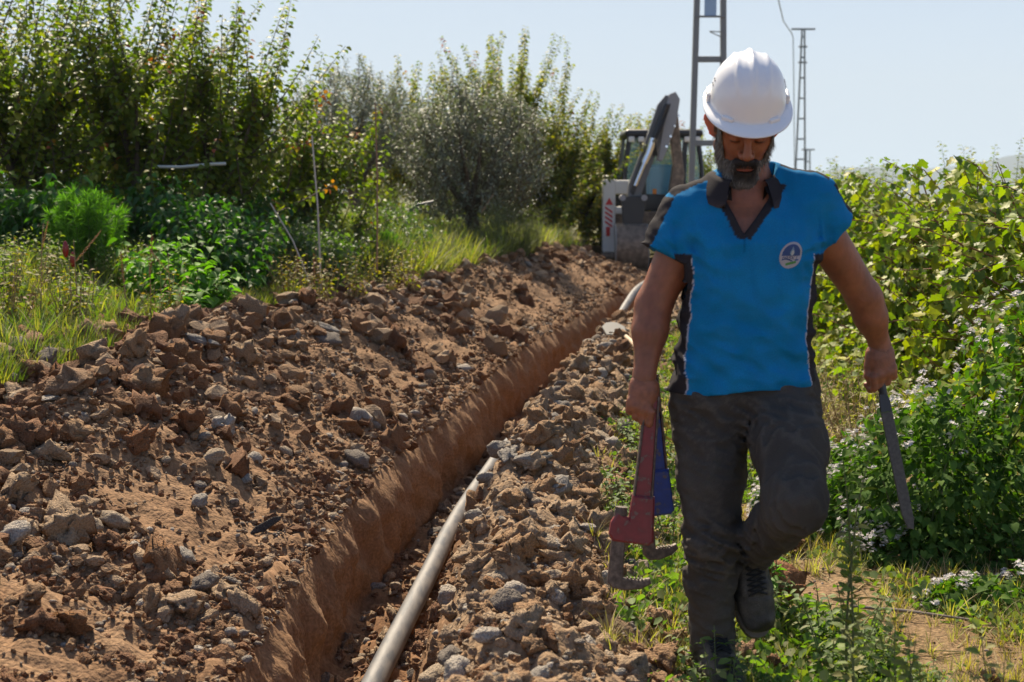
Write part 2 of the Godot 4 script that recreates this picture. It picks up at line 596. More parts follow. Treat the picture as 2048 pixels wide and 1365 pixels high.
const CLOD_TONES := [Color(0.30, 0.16, 0.08), Color(0.38, 0.23, 0.125), Color(0.25, 0.125, 0.065), Color(0.43, 0.30, 0.19)]
const STONE_TONES := [Color(0.37, 0.325, 0.275), Color(0.50, 0.43, 0.355), Color(0.44, 0.34, 0.24), Color(0.29, 0.24, 0.195)]

func seat(x: float, d: float, r: float, sink := 0.3) -> Vector3:
	var p := D(x, land_at(x, d), d)
	p.y += rough(p, 1.0) + r * (0.62 - sink)
	return p

func rock_basis(r: float) -> Basis:
	var b := Basis(Vector3.UP, rf(0, TAU)) * Basis(Vector3.RIGHT, rf(-0.7, 0.7)) * Basis(Vector3.BACK, rf(-0.7, 0.7))
	return b * Basis.from_scale(Vector3(r * rf(0.8, 1.25), r * rf(0.75, 1.2), r * rf(0.8, 1.2)))

func fill_bank(owner_bank: Node3D, count: int, lo: float, hi: float, dens: Callable, stone_share: float, singles: int, rmin: float, rmax: float, power: float, pale := 0.0) -> void:
	var all := []
	var tries := 0
	while all.size() < count and tries < count * 8:
		tries += 1
		var d := 3.0 * pow(24.0 / 3.0, rng.randf())
		var dx := rf(lo, hi)
		var r := rmin * pow(1.0 - rng.randf() * (1.0 - pow(rmin / rmax, power)), -1.0 / power)
		r *= smooth(-2.0, 9.0, d) * 0.9 + 0.35
		var want: float = dens.call(dx, d, r)
		if rng.randf() > want: continue
		all.append([r / d, dx, d, r, rng.randf() < stone_share])
	all.sort_custom(func(a, b): return a[0] > b[0])
	var piles := {}
	for k in all.size():
		var e = all[k]
		var x: float = lip(e[2]) + e[1]
		var stone: bool = e[4]
		var r: float = e[3] * (0.85 if stone else 1.0)
		var t := Transform3D(rock_basis(r), seat(x, e[2], r))
		var tone := rng.randi() % 4
		if not stone and rng.randf() < pale: tone = 1 + 2 * (rng.randi() % 2)
		if k < singles:
			var o := put("stone" if stone else "clod", (stone_big if stone else clod_big)[rng.randi() % 5], (M.stones if stone else M.clods)[tone], owner_bank)
			o.transform = t
		else:
			var fine: bool = e[0] < 0.0016
			var kind := 2 if fine else (1 if stone else 0)
			var variant: int = rng.randi() % ([5, 4, 3][kind])
			var key: int = kind * 10 + variant
			if not piles.has(key): piles[key] = [[], []]
			piles[key][0].append(t)
			var col: Color = (STONE_TONES if stone else CLOD_TONES)[tone]
			piles[key][1].append(col.lerp(Color(0.37, 0.24, 0.145), 0.5 if fine and not stone else 0.0) * rf(0.85, 1.15))
	for key in piles:
		var kind: int = key / 10
		var ms: Array = [clod_small, stone_small, grain][kind]
		many(["small_clods", "small_stones", "grit"][kind], ms[key % 10], M.loose, piles[key][0], piles[key][1], owner_bank).set_meta("kind", "stuff")

func build_rocks() -> void:
	make_rocks()
	var left: Node3D = get_node("spoil_bank")
	fill_bank(left, 36000, -2.0, -0.015, func(dx: float, d: float, r: float) -> float:
		var c := crest(d)
		var t := dx / -c.x
		var ridge := smooth(0.45, 0.95, t) * smooth(1.75, 1.2, t)
		var gully := 0.5 + 0.5 * n_big.get_noise_2d(d * 4.0 + dx * 1.5 + 40.0, dx * 0.4)
		var want := 0.14 + 0.62 * smooth(0.36, 0.60, gully) + 0.75 * ridge + 0.5 * smooth(0.45, 0.75, gully)
		if r > 0.025: want *= 0.22 + 0.9 * ridge + 0.4 * smooth(0.5, 0.8, gully)
		return want * smooth(0.0, 0.12, t), 0.11, 290, 0.0065, 0.095, 1.72)
	# crumbs along the broken lip
	fill_bank(left, 5200, -0.26, 0.012, func(dx: float, d: float, r: float) -> float: return smooth(-0.30, -0.12, dx), 0.12, 0, 0.006, 0.036, 1.5)
	var right: Node3D = get_node("spoil_bank_001")
	fill_bank(right, 10000, 0.57, 1.5, func(dx: float, d: float, r: float) -> float:
		var a := smooth(0.56, 0.68, dx) * smooth(1.40, 1.12, dx)
		return a * (1.0 if r < 0.02 else 0.8), 0.28, 270, 0.0075, 0.078, 1.65, 0.8)
	# loose crumbs and stones on the trench floor
	var floor_node: Node3D = get_node("trench")
	fill_bank(floor_node, 5200, 0.07, 0.60, func(dx: float, d: float, r: float) -> float: return 0.9, 0.12, 90, 0.007, 0.05, 1.8)
	var way: Node3D = get_node("path")
	fill_bank(way, 2000, 1.15, 3.2, func(dx: float, d: float, r: float) -> float: return 0.8 * smooth(2.0, 1.1, dx) + 0.15, 0.35, 80, 0.006, 0.035, 1.9, 0.6)
	var yard: Node3D = get_node("garden_ground")
	fill_bank(yard, 900, -4.2, -2.2, func(dx: float, d: float, r: float) -> float: return 0.8, 0.2, 40, 0.008, 0.04, 1.8)

func boulder(called: String, label: String, category: String, group: String, mesh: Mesh, m: Material, at: Vector3, size: Vector3, turn := Vector3.ZERO) -> void:
	var o := put(called, mesh, m)
	o.position = at
	o.basis = Basis.from_euler(turn) * Basis.from_scale(size)
	tag(o, label, category, group)

# ---------- leaves ----------
# stations [along, half width, shift of the edge along the length]; the leaf lies along +z, its face up +y
func leaf_mesh(st: Array, fold: float, curl: float, wave := 0.0) -> ArrayMesh:
	var m := MB.new()
	var n := st.size()
	for k in n:
		var t: float = st[k][0]
		var w: float = st[k][1]
		var dz: float = st[k][2] if st[k].size() > 2 else 0.0
		var y := -curl * t * t
		var wv := wave * (1.0 if k % 2 == 0 else -1.0)
		m.vert(Vector3(-w, y + w * fold + wv, t + dz))
		m.vert(Vector3(0, y, t))
		m.vert(Vector3(w, y + w * fold - wv, t + dz))
	for k in n - 1:
		var a := k * 3
		for s in 2:
			m.quad_out(a + s, a + s + 1, a + s + 4, a + s + 3, Vector3.UP)
	return m.mesh()

func aim(dir: Vector3, roll: float, s: float, p: Vector3) -> Transform3D:
	var z := dir.normalized()
	var x := Vector3.UP.cross(z)
	if x.length_squared() < 0.001: x = Vector3.RIGHT
	x = x.normalized()
	var b := Basis(x, z.cross(x), z) * Basis(Vector3.BACK, roll)
	return Transform3D(b * Basis.from_scale(Vector3(s, s, s)), p)

var L := {}
var C := {}

func mix3(a: Array) -> Color:
	return a[rng.randi() % a.size()] * rf(0.75, 1.25)

func make_leaves() -> void:
	L.apricot = leaf_mesh([[0, 0.02], [0.2, 0.30], [0.45, 0.40], [0.75, 0.26], [1.0, 0.0]], 0.35, 0.25)
	L.olive = leaf_mesh([[0, 0.02], [0.35, 0.17], [0.7, 0.14], [1.0, 0.0]], 0.3, 0.08)
	L.broad = leaf_mesh([[0, 0.03], [0.18, 0.22], [0.4, 0.30], [0.7, 0.19], [1.0, 0.0]], 0.4, 0.42, 0.02)
	L.vine = leaf_mesh([[0, 0.05], [0.04, 0.34, -0.16], [0.22, 0.50, -0.06], [0.30, 0.36, 0.04], [0.52, 0.46, 0.10], [0.64, 0.22, 0.06], [0.86, 0.16], [1.0, 0.0]], 0.18, 0.28, 0.02)
	L.heart = leaf_mesh([[0, 0.03], [0.04, 0.28, -0.14], [0.25, 0.42], [0.55, 0.30], [1.0, 0.0]], 0.25, 0.25)
	L.small = leaf_mesh([[0, 0.03], [0.3, 0.26], [0.65, 0.22], [1.0, 0.0]], 0.3, 0.3)
	L.thread = leaf_mesh([[0, 0.03], [0.5, 0.04], [1.0, 0.0]], 0.2, 0.2)
	L.tomato = leaf_mesh([[0, 0.02], [0.12, 0.20, 0.06], [0.22, 0.06], [0.36, 0.30, 0.08], [0.48, 0.08], [0.62, 0.26, 0.08], [0.74, 0.1], [1.0, 0.0]], 0.25, 0.5)
	# a tuft of grass: nine bent blades
	var r := RandomNumberGenerator.new()
	r.seed = 5
	for which in 3:
		var m := MB.new()
		for k in 9:
			var a := r.randf() * TAU
			var out := Vector3(cos(a), 0, sin(a))
			var side := Vector3(-out.z, 0, out.x) * r.randf_range(0.012, 0.022)
			var lean := r.randf_range(0.15, 0.75)
			var tall := r.randf_range(0.55, 1.0)
			var base := m.v.size()
			var foot := out * r.randf() * 0.12
			for i in 5:
				var t := i / 4.0
				var p := foot + out * lean * t * t * tall + Vector3.UP * tall * t * (1.0 - 0.25 * lean * t)
				var w := 1.0 - t * t
				m.vert(p - side * w); m.vert(p + side * w)
			for i in 4:
				m.quad_out(base + i * 2, base + i * 2 + 1, base + i * 2 + 3, base + i * 2 + 2, Vector3.UP + out * 0.3)
		L["tuft%d" % which] = m.mesh()
	# a small white flower of five petals, and a cluster of them
	var f := MB.new()
	for q in 7:
		var c := Vector3(r.randf_range(-1, 1), r.randf_range(-0.6, 0.9), r.randf_range(-1, 1)) * 0.8
		var nb := Basis(Vector3.UP, r.randf() * TAU) * Basis(Vector3.RIGHT, r.randf_range(-1.2, 1.2))
		for k in 5:
			var a := TAU * k / 5.0
			var o := Vector3(cos(a), 0.25, sin(a)); var s := Vector3(-sin(a), 0, cos(a))
			f.face([c, c + nb * (o * 0.3 + s * 0.17), c + nb * (o * 0.55), c + nb * (o * 0.3 - s * 0.17)], nb * Vector3.UP)
	L.flowers = f.mesh()
	# a dry seed head: a spindle of small scales
	var h := MB.new()
	for k in 60:
		var t := k / 59.0
		var a := k * 2.4
		var rad := 0.10 * sin(PI * pow(t, 0.7)) + 0.012
		var o := Vector3(cos(a), 0, sin(a))
		var p := o * rad * 0.5 + Vector3.UP * t
		var s := Vector3(-o.z, 0, o.x) * 0.03
		h.face([p - s, p + o * 0.06 + Vector3.UP * 0.07, p + s], o + Vector3.UP * 0.3)
	L.seed = h.mesh()
	M.bark = mat("bark", lin(0.10, 0.075, 0.055), 0.9)
	M.stem = mat("green stem", lin(0.10, 0.12, 0.04), 0.7)
	M.dry_stem = mat("dry stem", lin(0.30, 0.20, 0.10), 0.8)
	M.leaf = leaf_mat("leaf", Color(0.88, 1.0, 0.34), 0.55)
	M.leaf_bright = leaf_mat("thin leaf", Color(0.88, 1.0, 0.38), 0.66)
	M.leaf_grey = leaf_mat("grey leaf", Color(0.62, 0.70, 0.50), 0.55)
	M.leaf_matte = leaf_mat("matte leaf", Color(0.80, 0.94, 0.34), 0.8)
	M.leaf_matte.metallic_specular = 0.25
	M.petal = leaf_mat("petal", Color(0.7, 0.7, 0.7), 0.7)
	C.apricot = [Color(0.165, 0.215, 0.032), Color(0.210, 0.250, 0.035), Color(0.120, 0.170, 0.028), Color(0.290, 0.280, 0.040)]
	C.apricot_gold = [Color(0.220, 0.235, 0.032), Color(0.300, 0.280, 0.035), Color(0.160, 0.200, 0.030), Color(0.400, 0.310, 0.035)]
	C.tip = [Color(0.45, 0.16, 0.05), Color(0.40, 0.10, 0.05), Color(0.45, 0.28, 0.05)]
	C.olive = [Color(0.20, 0.215, 0.15), Color(0.155, 0.17, 0.115), Color(0.29, 0.30, 0.24)]
	C.pepper = [Color(0.055, 0.145, 0.030), Color(0.075, 0.180, 0.035), Color(0.045, 0.115, 0.025)]
	C.lush = [Color(0.150, 0.310, 0.035), Color(0.190, 0.370, 0.045), Color(0.110, 0.240, 0.030)]
	C.tomato = [Color(0.110, 0.170, 0.060), Color(0.150, 0.210, 0.085), Color(0.080, 0.140, 0.050)]
	C.weed = [Color(0.150, 0.210, 0.045), Color(0.190, 0.250, 0.055), Color(0.240, 0.260, 0.070), Color(0.320, 0.290, 0.100)]
	C.yellow = [Color(0.42, 0.34, 0.05), Color(0.30, 0.28, 0.05), Color(0.45, 0.26, 0.06)]
	C.vine = [Color(0.200, 0.260, 0.030), Color(0.270, 0.310, 0.030), Color(0.130, 0.190, 0.024), Color(0.380, 0.360, 0.035)]
	C.heart = [Color(0.07, 0.135, 0.025), Color(0.09, 0.165, 0.035), Color(0.13, 0.21, 0.04)]
	C.clover = [Color(0.145, 0.225, 0.055), Color(0.19, 0.27, 0.07), Color(0.11, 0.175, 0.045), Color(0.24, 0.26, 0.09)]
	C.grass = [Color(0.180, 0.250, 0.055), Color(0.220, 0.280, 0.065), Color(0.340, 0.310, 0.120), Color(0.420, 0.340, 0.160)]
	C.dry = [Color(0.45, 0.34, 0.17), Color(0.38, 0.26, 0.12), Color(0.52, 0.42, 0.24)]

# a curved shoot as a list of points
func shoot(a: Vector3, dir: Vector3, length: float, up: float, wob := 0.12, steps := 6) -> Array:
	var p := a
	var out := [a]
	var v := dir.normalized()
	for i in steps:
		v = (v + Vector3.UP * up / steps + rdir() * wob).normalized()
		p += v * length / steps
		out.append(p)
	return out

func along(path: Array, t: float) -> Vector3:
	var f := clampf(t, 0.0, 0.9999) * (path.size() - 1)
	var i := int(f)
	return path[i].lerp(path[i + 1], f - i)

func leaves_on(path: Array, n: int, from: float, size: float, tones: Array, where: Array, tint: Array, droop := 0.35, tip: Array = []) -> void:
	var turn := rng.randf() * TAU
	for k in n:
		var t := lerpf(from, 1.0, (k + rng.randf()) / n)
		var p := along(path, t)
		var ax: Vector3 = (along(path, t + 0.05) - along(path, t - 0.05)).normalized()
		turn += 2.4
		var sx := ax.cross(Vector3.UP if absf(ax.y) < 0.95 else Vector3.RIGHT).normalized()
		var o := sx * cos(turn) + ax.cross(sx) * sin(turn)
		var dirl := (o + ax * 0.35 + Vector3.DOWN * droop + rdir() * 0.3)
		where.append(aim(dirl, rf(-0.7, 0.7), size * rf(0.65, 1.15) * (1.0 - 0.35 * t * t), p + o * size * 0.15))
		tint.append(mix3(tip) if tip.size() and t > 0.86 and rng.randf() < 0.7 else mix3(tones))

# an orchard tree of long upright shoots
func orchard_tree(called: String, label: String, group: String, at: Vector3, tall: float, wide: float, shoots: int, per: int, size: float, tones: Array, red: float, lean := Vector3.ZERO) -> Node3D:
	var t := thing(called, label, "tree", at, 0.0, group)
	var mb := MB.new()
	var fork := Vector3(0, tall * 0.18, 0)
	mb.tube([Vector3(0, -0.1, 0), Vector3(0.01, tall * 0.09, 0.01), fork], [0.07, 0.055, 0.05], 8)
	put("trunk", mb.mesh(), M.bark, t)
	var where := []
	var tint := []
	var tw := MB.new()
	var limbs := []
	var nl := 6
	for k in nl:
		var a := TAU * k / nl + rf(-0.3, 0.3)
		var p := shoot(fork, Vector3(cos(a) * wide, tall * 0.45, sin(a) * wide * 0.8) + lean, sqrt(wide * wide + tall * tall * 0.2) * rf(0.75, 1.0), 0.5, 0.1, 6)
		limbs.append(p)
		var lm := MB.new()
		lm.tube(p, [0.035, 0.03, 0.026, 0.022, 0.018, 0.013, 0.008], 6)
		put("limb", lm.mesh(), M.bark, t)
	for k in shoots:
		var lp: Array = limbs[k % nl]
		var s := rf(0.05, 1.0)
		var st := along(lp, s)
		if k % 5 < 2:   # low growth that fills the tree down to the ground
			var qa := rng.randf() * TAU
			var qr := sqrt(rng.randf()) * wide * 1.05
			st = Vector3(cos(qa) * qr, rf(0.03, 0.45) * tall, sin(qa) * qr)
		var outward := Vector3(st.x, 0, st.z)
		var big := rng.randf() < 0.2
		var d := (outward * rf(0.1, 0.9) + Vector3.UP * rf(0.35, 1.4) + rdir() * 0.55 + lean).normalized()
		var ln := (tall - st.y) * (rf(0.8, 1.15) if big else rf(0.2, 0.5))
		ln = clampf(ln, 0.35, tall * 0.7)
		var p := shoot(st, d, ln, 0.55 if big else 0.2, 0.09, 6)
		tw.tube(p, [0.009, 0.003], 4) if false else tw.tube([p[0], p[2], p[4], p[6]], [0.009, 0.007, 0.005, 0.002], 4, Color.WHITE, false)
		leaves_on(p, int(per * ln / 0.8), 0.04, size, tones, where, tint, 0.4, C.tip if rng.randf() < red else [])
	put("twigs", tw.mesh(), M.bark, t)
	many("crown", L.apricot, M.leaf, where, tint, t).set_meta("kind", "stuff")
	return t

func olive_tree(label: String, at: Vector3, tall: float, wide: float, count: int, size: float, high := 0.15) -> Node3D:
	var t := thing("olive_tree", label, "tree", at)
	var mb := MB.new()
	mb.tube([Vector3(0, -0.1, 0), Vector3(0.05, tall * 0.12, 0), Vector3(-0.02, tall * 0.25, 0.03)], [0.13, 0.10, 0.09], 8)
	put("trunk", mb.mesh(), M.bark, t)
	var where := []
	var tint := []
	var tw := MB.new()
	var fork := Vector3(-0.02, tall * 0.25, 0.03)
	for k in 6:
		var a := TAU * k / 6.0 + rf(-0.3, 0.3)
		var p := shoot(fork, Vector3(cos(a) * wide, tall * 0.6, sin(a) * wide), tall * 0.6, 0.4, 0.15)
		var lm := MB.new()
		lm.tube(p, [0.06, 0.05, 0.04, 0.03, 0.022, 0.016, 0.01], 6)
		put("limb", lm.mesh(), M.bark, t)
	var clumps := int(count / 26.0)
	for k in clumps:
		var dv := rdir()
		var rr := pow(rng.randf(), 0.4)
		var c := Vector3(dv.x * wide * rr, tall * (0.55 + high * 0.5) + dv.y * tall * (0.45 - high * 0.4) * rr, dv.z * wide * rr)
		c *= Vector3(1, 1, 1)
		if c.y < 0.15: c.y = rf(0.15, 0.5)
		var d := (Vector3(c.x, 0.0, c.z) * 0.6 + Vector3.UP * rf(0.2, 1.0) + rdir() * 0.6).normalized()
		var p := shoot(c, d, rf(0.25, 0.55), 0.3, 0.15, 4)
		tw.tube([p[0], p[2], p[4]], [0.006, 0.004, 0.002], 4, Color.WHITE, false)
		leaves_on(p, 26, 0.0, size, C.olive, where, tint, 0.05)
	put("twigs", tw.mesh(), M.bark, t)
	many("crown", L.olive, M.leaf_grey, where, tint, t).set_meta("kind", "stuff")
	return t

# a low plant: stems fanning out of one foot, each set with leaves
func bush(called: String, label: String, category: String, group: String, at: Vector3, tall: float, wide: float, stems: int, per: int, leaf: String, size: float, tones: Array, m: Material, droop := 0.3, from := 0.12, up := 0.35, stem_mat: Material = null) -> Node3D:
	var t := thing(called, label, category, at, 0.0, group)
	var where := []
	var tint := []
	var st := MB.new()
	for k in stems:
		var a := rng.randf() * TAU
		var r := sqrt(rng.randf())
		var d := Vector3(cos(a) * r * wide, tall, sin(a) * r * wide)
		var p := shoot(Vector3(cos(a), 0, sin(a)) * r * wide * 0.25, d, d.length() * rf(0.65, 1.05), up, 0.12, 5)
		st.tube([p[0], p[2], p[4], p[5]], [0.0015 + tall * 0.0032, 0.001 + tall * 0.0026, 0.001 + tall * 0.0016, 0.001], 4, Color.WHITE, false)
		leaves_on(p, per, from, size, tones, where, tint, droop)
	put("stem", st.mesh(), stem_mat if stem_mat else M.stem, t)
	many("foliage", L[leaf], m, where, tint, t).set_meta("kind", "stuff")
	return t

# a round bush of fine threads
func thread_bush(label: String, group: String, at: Vector3, tall: float, wide: float, count: int) -> void:
	var t := thing("feathery_bush", label, "bush", at, 0.0, group)
	var st := MB.new()
	var where := []
	var tint := []
	for k in 60:
		var a := rng.randf() * TAU
		var r := sqrt(rng.randf()) * wide * 0.9
		var top := Vector3(cos(a) * r, tall * (0.98 - 0.35 * pow(r / wide, 2.0)) * rf(0.85, 1.0), sin(a) * r)
		var p := [Vector3(cos(a), 0, sin(a)) * r * 0.3, Vector3(top.x * 0.8, top.y * 0.5, top.z * 0.8), top]
		st.tube(p, [0.006, 0.004, 0.002], 4, Color.WHITE, false)
		for j in int(count / 60.0):
			var q := along(p, lerpf(0.1, 1.0, rng.randf()))
			var o := rdir() + Vector3(q.x, 0, q.z).normalized() * 0.5 + Vector3.UP * 0.7
			where.append(aim(o, rf(0, TAU), rf(0.05, 0.10), q))
			tint.append(mix3(C.lush))
	put("stem", st.mesh(), M.stem, t)
	many("foliage", L.thread, M.leaf_bright, where, tint, t).set_meta("kind", "stuff")

func again(o: Node3D, at: Vector3, turn: float, s := 1.0, label := "") -> Node3D:
	var c: Node3D = o.duplicate()
	var base: String = o.name
	if base.length() > 4 and base.right(3).is_valid_int() and base.right(4).begins_with("_"): base = base.left(-4)
	c.name = numbered(base)
	add_child(c)
	c.position = at
	c.rotation = Vector3(0, turn, 0)
	c.scale = Vector3.ONE * s
	if label: c.set_meta("label", label)
	else: c.set_meta("label", "%s, %s" % [str(o.get_meta("label")).get_slice(",", 0), where_is(at.x, -at.z, s)])
	return c

# a phrase that says where a plant stands, by the landmark next to it
const MARKS := [[-3.13, 10.5, "the large feathery bush"], [-1.32, 15.0, "the small feathery bush"], [-2.28, 9.6, "the bright broad-leaved plant"], [-2.1, 15.4, "the white post"], [-1.71, 18.0, "the brown stake"], [-0.55, 20.0, "the round olive"], [-2.75, 25.0, "the tall olive"], [-2.9, 12.95, "the white pipe"], [-2.83, 9.1, "the red peppers"], [-1.15, 18.0, "the bent hose"], [-2.25, 8.8, "the red seed head"], [-1.55, 11.2, "the rusty seed head"], [-2.0, 8.0, "the topmost clod"],
	[0.62, 4.1, "the man's planted boot"], [0.72, 4.1, "the man's raised boot"], [1.1, 4.2, "the long blade"], [0.35, 4.05, "the red wrench"], [1.42, 6.1, "the low flowering sprawl"], [2.12, 5.75, "the dark climber mound"], [1.3, 4.7, "the grey stick"], [0.66, 6.6, "the yellow weed"], [1.1, 12.0, "the man's elbow"], [0.95, 11.6, "the spade"], [2.4, 9.0, "the vine row"], [2.5, 13.0, "the far vines"]]
func where_is(x: float, d: float, s: float) -> String:
	var best := 1e9
	var out := ""
	for m in MARKS:
		var u: float = x / d - m[0] / m[1]
		var e: float = log(d / m[1])
		var q := u * u * 40.0 + e * e * 3.0
		if q < best:
			best = q
			var side := ("right of " if u > 0.0 else "left of ") if absf(u) > absf(e) * 0.25 else ("behind " if e > 0.0 else "before ")
			out = side + m[2]
	return ("a small one " if s < 0.8 else ("a big one " if s > 1.05 else "")) + out

func at_land(x: float, d: float) -> Vector3: return D(x, land_at(x, d) - 0.02, d)

func scatter(called: String, mesh: Mesh, m: Material, tones: Array, n: int, place: Callable, smin: float, smax: float, parent: Node = null) -> void:
	# place returns a Vector3 or null
	var where := []
	var tint := []
	for k in n:
		var p = place.call()
		if p == null: continue
		var b := Basis(Vector3.UP, rf(0, TAU)) * Basis(Vector3.RIGHT, rf(-0.25, 0.25))
		where.append(Transform3D(b * Basis.from_scale(Vector3.ONE * rf(smin, smax)), p))
		tint.append(mix3(tones))
	var o := many(called, mesh, m, where, tint, parent)
	o.set_meta("kind", "stuff")

# ---------- where the plants stand ----------
func build_left_garden() -> void:
	# young orchard trees along the garden's edge
	var g := "young fruit trees along the left of the garden"
	var spots := [
		[-5.55, 12.6, 3.05, 0.9, "tall orchard tree at the far left, its shoots cut off by the photo's corner"],
		[-4.45, 13.0, 2.9, 0.85, "orchard tree second from the left, tall shoots bunched behind the feathery green bush"],
		[-3.55, 13.4, 2.75, 0.8, "orchard tree behind the white hose, with a long shoot leaning right"],
		[-2.85, 13.9, 2.4, 0.75, "orchard tree with two upright spires left of the white post"],
		[-2.25, 15.0, 1.6, 0.6, "small orchard tree with orange leaf tips leaning towards the olive trees"],
	]
	for s in spots:
		var lean := Vector3(0.22, 0, 0) if s[0] > -4.6 else Vector3.ZERO
		orchard_tree("orchard_tree", s[4], g, at_land(s[0], s[1]), s[2], s[3], 135, 46, 0.082, C.apricot, 0.22, lean)
	for s in [[-6.6, 15.5, 3.0, 1.1], [-5.0, 16.0, 2.9, 1.1], [-3.7, 17.0, 2.5, 1.1]]:
		orchard_tree("orchard_tree", "dark orchard tree in the row behind the garden's front trees", g, at_land(s[0], s[1]), s[2], s[3], 110, 36, 0.09, C.apricot, 0.1)
	# grey olives
	olive_tree("tall grey olive tree at the back, behind the thin brown stake", at_land(-2.75, 25.0), 2.65, 1.15, 16000, 0.085, 0.25)
	olive_tree("round grey-green olive tree at the ridge's far end, left of the digger", at_land(-0.55, 20.0), 2.35, 0.95, 22000, 0.075, 0.0)
	# the golden-green orchard behind
	var far := [
		[-1.75, 27.0, 3.3, 1.1, "golden-green orchard tree between the two olive trees"], [-0.45, 28.0, 3.2, 1.1, "golden-green orchard tree rising behind the round olive"],
		[-0.15, 26.5, 3.75, 0.8, "orchard tree with the tallest spire, right behind the round olive"], [0.75, 27.5, 2.9, 1.0, "golden orchard tree just right of the round olive"], [1.45, 28.0, 2.8, 1.0, "golden orchard tree left of the digger's white stabiliser leg"],
		[2.15, 28.6, 2.85, 1.0, "golden orchard tree just behind the left side of the digger's cab"], [2.8, 29.8, 2.9, 1.0, "orchard tree showing above the digger's cab roof"], [3.4, 30.5, 2.8, 1.0, "orchard tree behind the digger's folded arm"], [4.0, 31.5, 2.4, 1.0, "orchard tree right behind the digger, partly hidden by the hard hat"],
	]
	for s in far:
		orchard_tree("orchard_tree", s[4], "fruit trees in the row behind the digger", at_land(s[0], s[1]), s[2], s[3], 200, 42, 0.10, C.apricot_gold, 0.05)
	for s in [[-4.2, 29.0], [-2.9, 31.0], [-1.4, 32.0], [0.2, 32.5], [1.6, 33.5], [-6.5, 31.0], [-9.0, 33.0], [3.6, 35.0]]:
		orchard_tree("orchard_tree", "dark orchard tree in the shade at the back of the row", "fruit trees in the row behind the digger", at_land(s[0], s[1]), 2.4, 1.4, 80, 34, 0.12, C.apricot, 0.0)
	# feathery bushes
	var f := "feathery round bushes in the garden"
	thread_bush("large feathery bright green bush at the left among the peppers", f, at_land(-3.13, 10.5), 0.66, 0.31, 12000)
	thread_bush("small feathery round bush in the middle of the weeds", f, at_land(-1.32, 15.0), 0.45, 0.19, 5000)
	# the bright broad-leaved plant
	for s in [[-2.28, 9.6, 0.58, "tallest of the bright green broad-leaved plants, behind the topmost clod"], [-1.98, 9.45, 0.46, "bright broad-leaved plant at the right end of the clump"], [-2.52, 9.9, 0.5, "bright broad-leaved plant at the clump's left, beside the feathery bush"], [-2.12, 9.15, 0.3, "low bright broad-leaved plant in front of the clump"]]:
		bush("broad_leaved_weed", s[3], "plant", "bright broad-leaved plants behind the ridge", at_land(s[0], s[1]), s[2], 0.25, 14, 16, "broad", 0.12, C.lush, M.leaf_bright, 0.25)
	# peppers
	var pep := bush("pepper_plant", "dark green pepper plant, in the bed before the orchard trees", "pepper plant", "pepper plants in the garden bed", at_land(-3.9, 11.3), 0.72, 0.32, 17, 16, "broad", 0.12, C.pepper, M.leaf, 0.55)
	for k in 26:
		var d := rf(10.8, 14.5)
		var u := rf(-0.37, -0.17)
		again(pep, at_land(u * d, d), rf(0, TAU), rf(0.8, 1.15))
	var red := MB.new()
	red.ball(Vector3(0, 0, 0), Vector3(0.028, 0.075, 0.028), 8, 10)
	red.ball(Vector3(0.07, -0.09, 0.03), Vector3(0.026, 0.07, 0.026), 8, 10)
	var rp := put("red_pepper", red.mesh(), mat("red pepper", lin(0.26, 0.015, 0.012), 0.35))
	rp.position = D(-2.95, 1.06, 9.4)
	rp.scale = Vector3.ONE * 0.75
	tag(rp, "pair of ripe red peppers hanging low at the feathery bush's foot", "pepper")
	# tomatoes
	var tom := bush("tomato_plant", "grey-green tomato plant, in the middle of the garden", "tomato plant", "tomato plants in the middle of the garden", at_land(-1.8, 12.5), 0.58, 0.42, 26, 15, "tomato", 0.085, C.tomato, M.leaf, 0.5)
	for k in 62:
		var d := rf(11.6, 18.5)
		var u := rf(-0.2, -0.05) - 0.02
		if u * d > lip(d) - 1.75: u = (lip(d) - rf(1.75, 3.2)) / d
		again(tom, at_land(u * d, d), rf(0, TAU), rf(0.75, 1.1))
	# mixed weeds before them
	var wd := bush("leafy_weed", "small-leaved green weed, on the bank behind the spoil ridge", "weed", "green weeds behind the spoil ridge", at_land(-2.6, 8.6), 0.38, 0.22, 16, 18, "small", 0.05, C.weed, M.leaf_bright, 0.3)
	for k in 96:
		var d := rf(7.2, 15.5)
		var dx := rf(-3.8, -2.4) if d < 10.0 else rf(-2.9, -1.75)
		if k > 80:
			d = rf(16.0, 22.0); dx = rf(-3.2, -2.0)
		if d > 9.6 and d < 11.6 and dx > -2.5 and rng.randf() < 0.8: continue
		again(wd, at_land(lip(d) + dx, d), rf(0, TAU), rf(0.55, 1.15))
	var yw := bush("yellowing_weed", "half-dry yellowing weed, behind the ridge", "weed", "yellowing weeds behind the ridge", at_land(-1.75, 11.2), 0.45, 0.22, 13, 13, "small", 0.05, [Color(0.30, 0.27, 0.05), Color(0.17, 0.19, 0.05), Color(0.40, 0.30, 0.08), Color(0.25, 0.14, 0.05)], M.leaf_bright, 0.3, 0.12, 0.35, M.dry_stem)
	for s in [[-1.6, 11.4], [-1.45, 11.0], [-1.9, 11.6], [-1.3, 11.7], [-3.3, 8.3], [-2.85, 8.0], [-2.55, 8.3], [-1.1, 12.3], [-2.2, 8.8], [-0.95, 13.0], [-3.6, 9.0]]:
		again(yw, at_land(s[0], s[1]), rf(0, TAU), rf(0.8, 1.2))
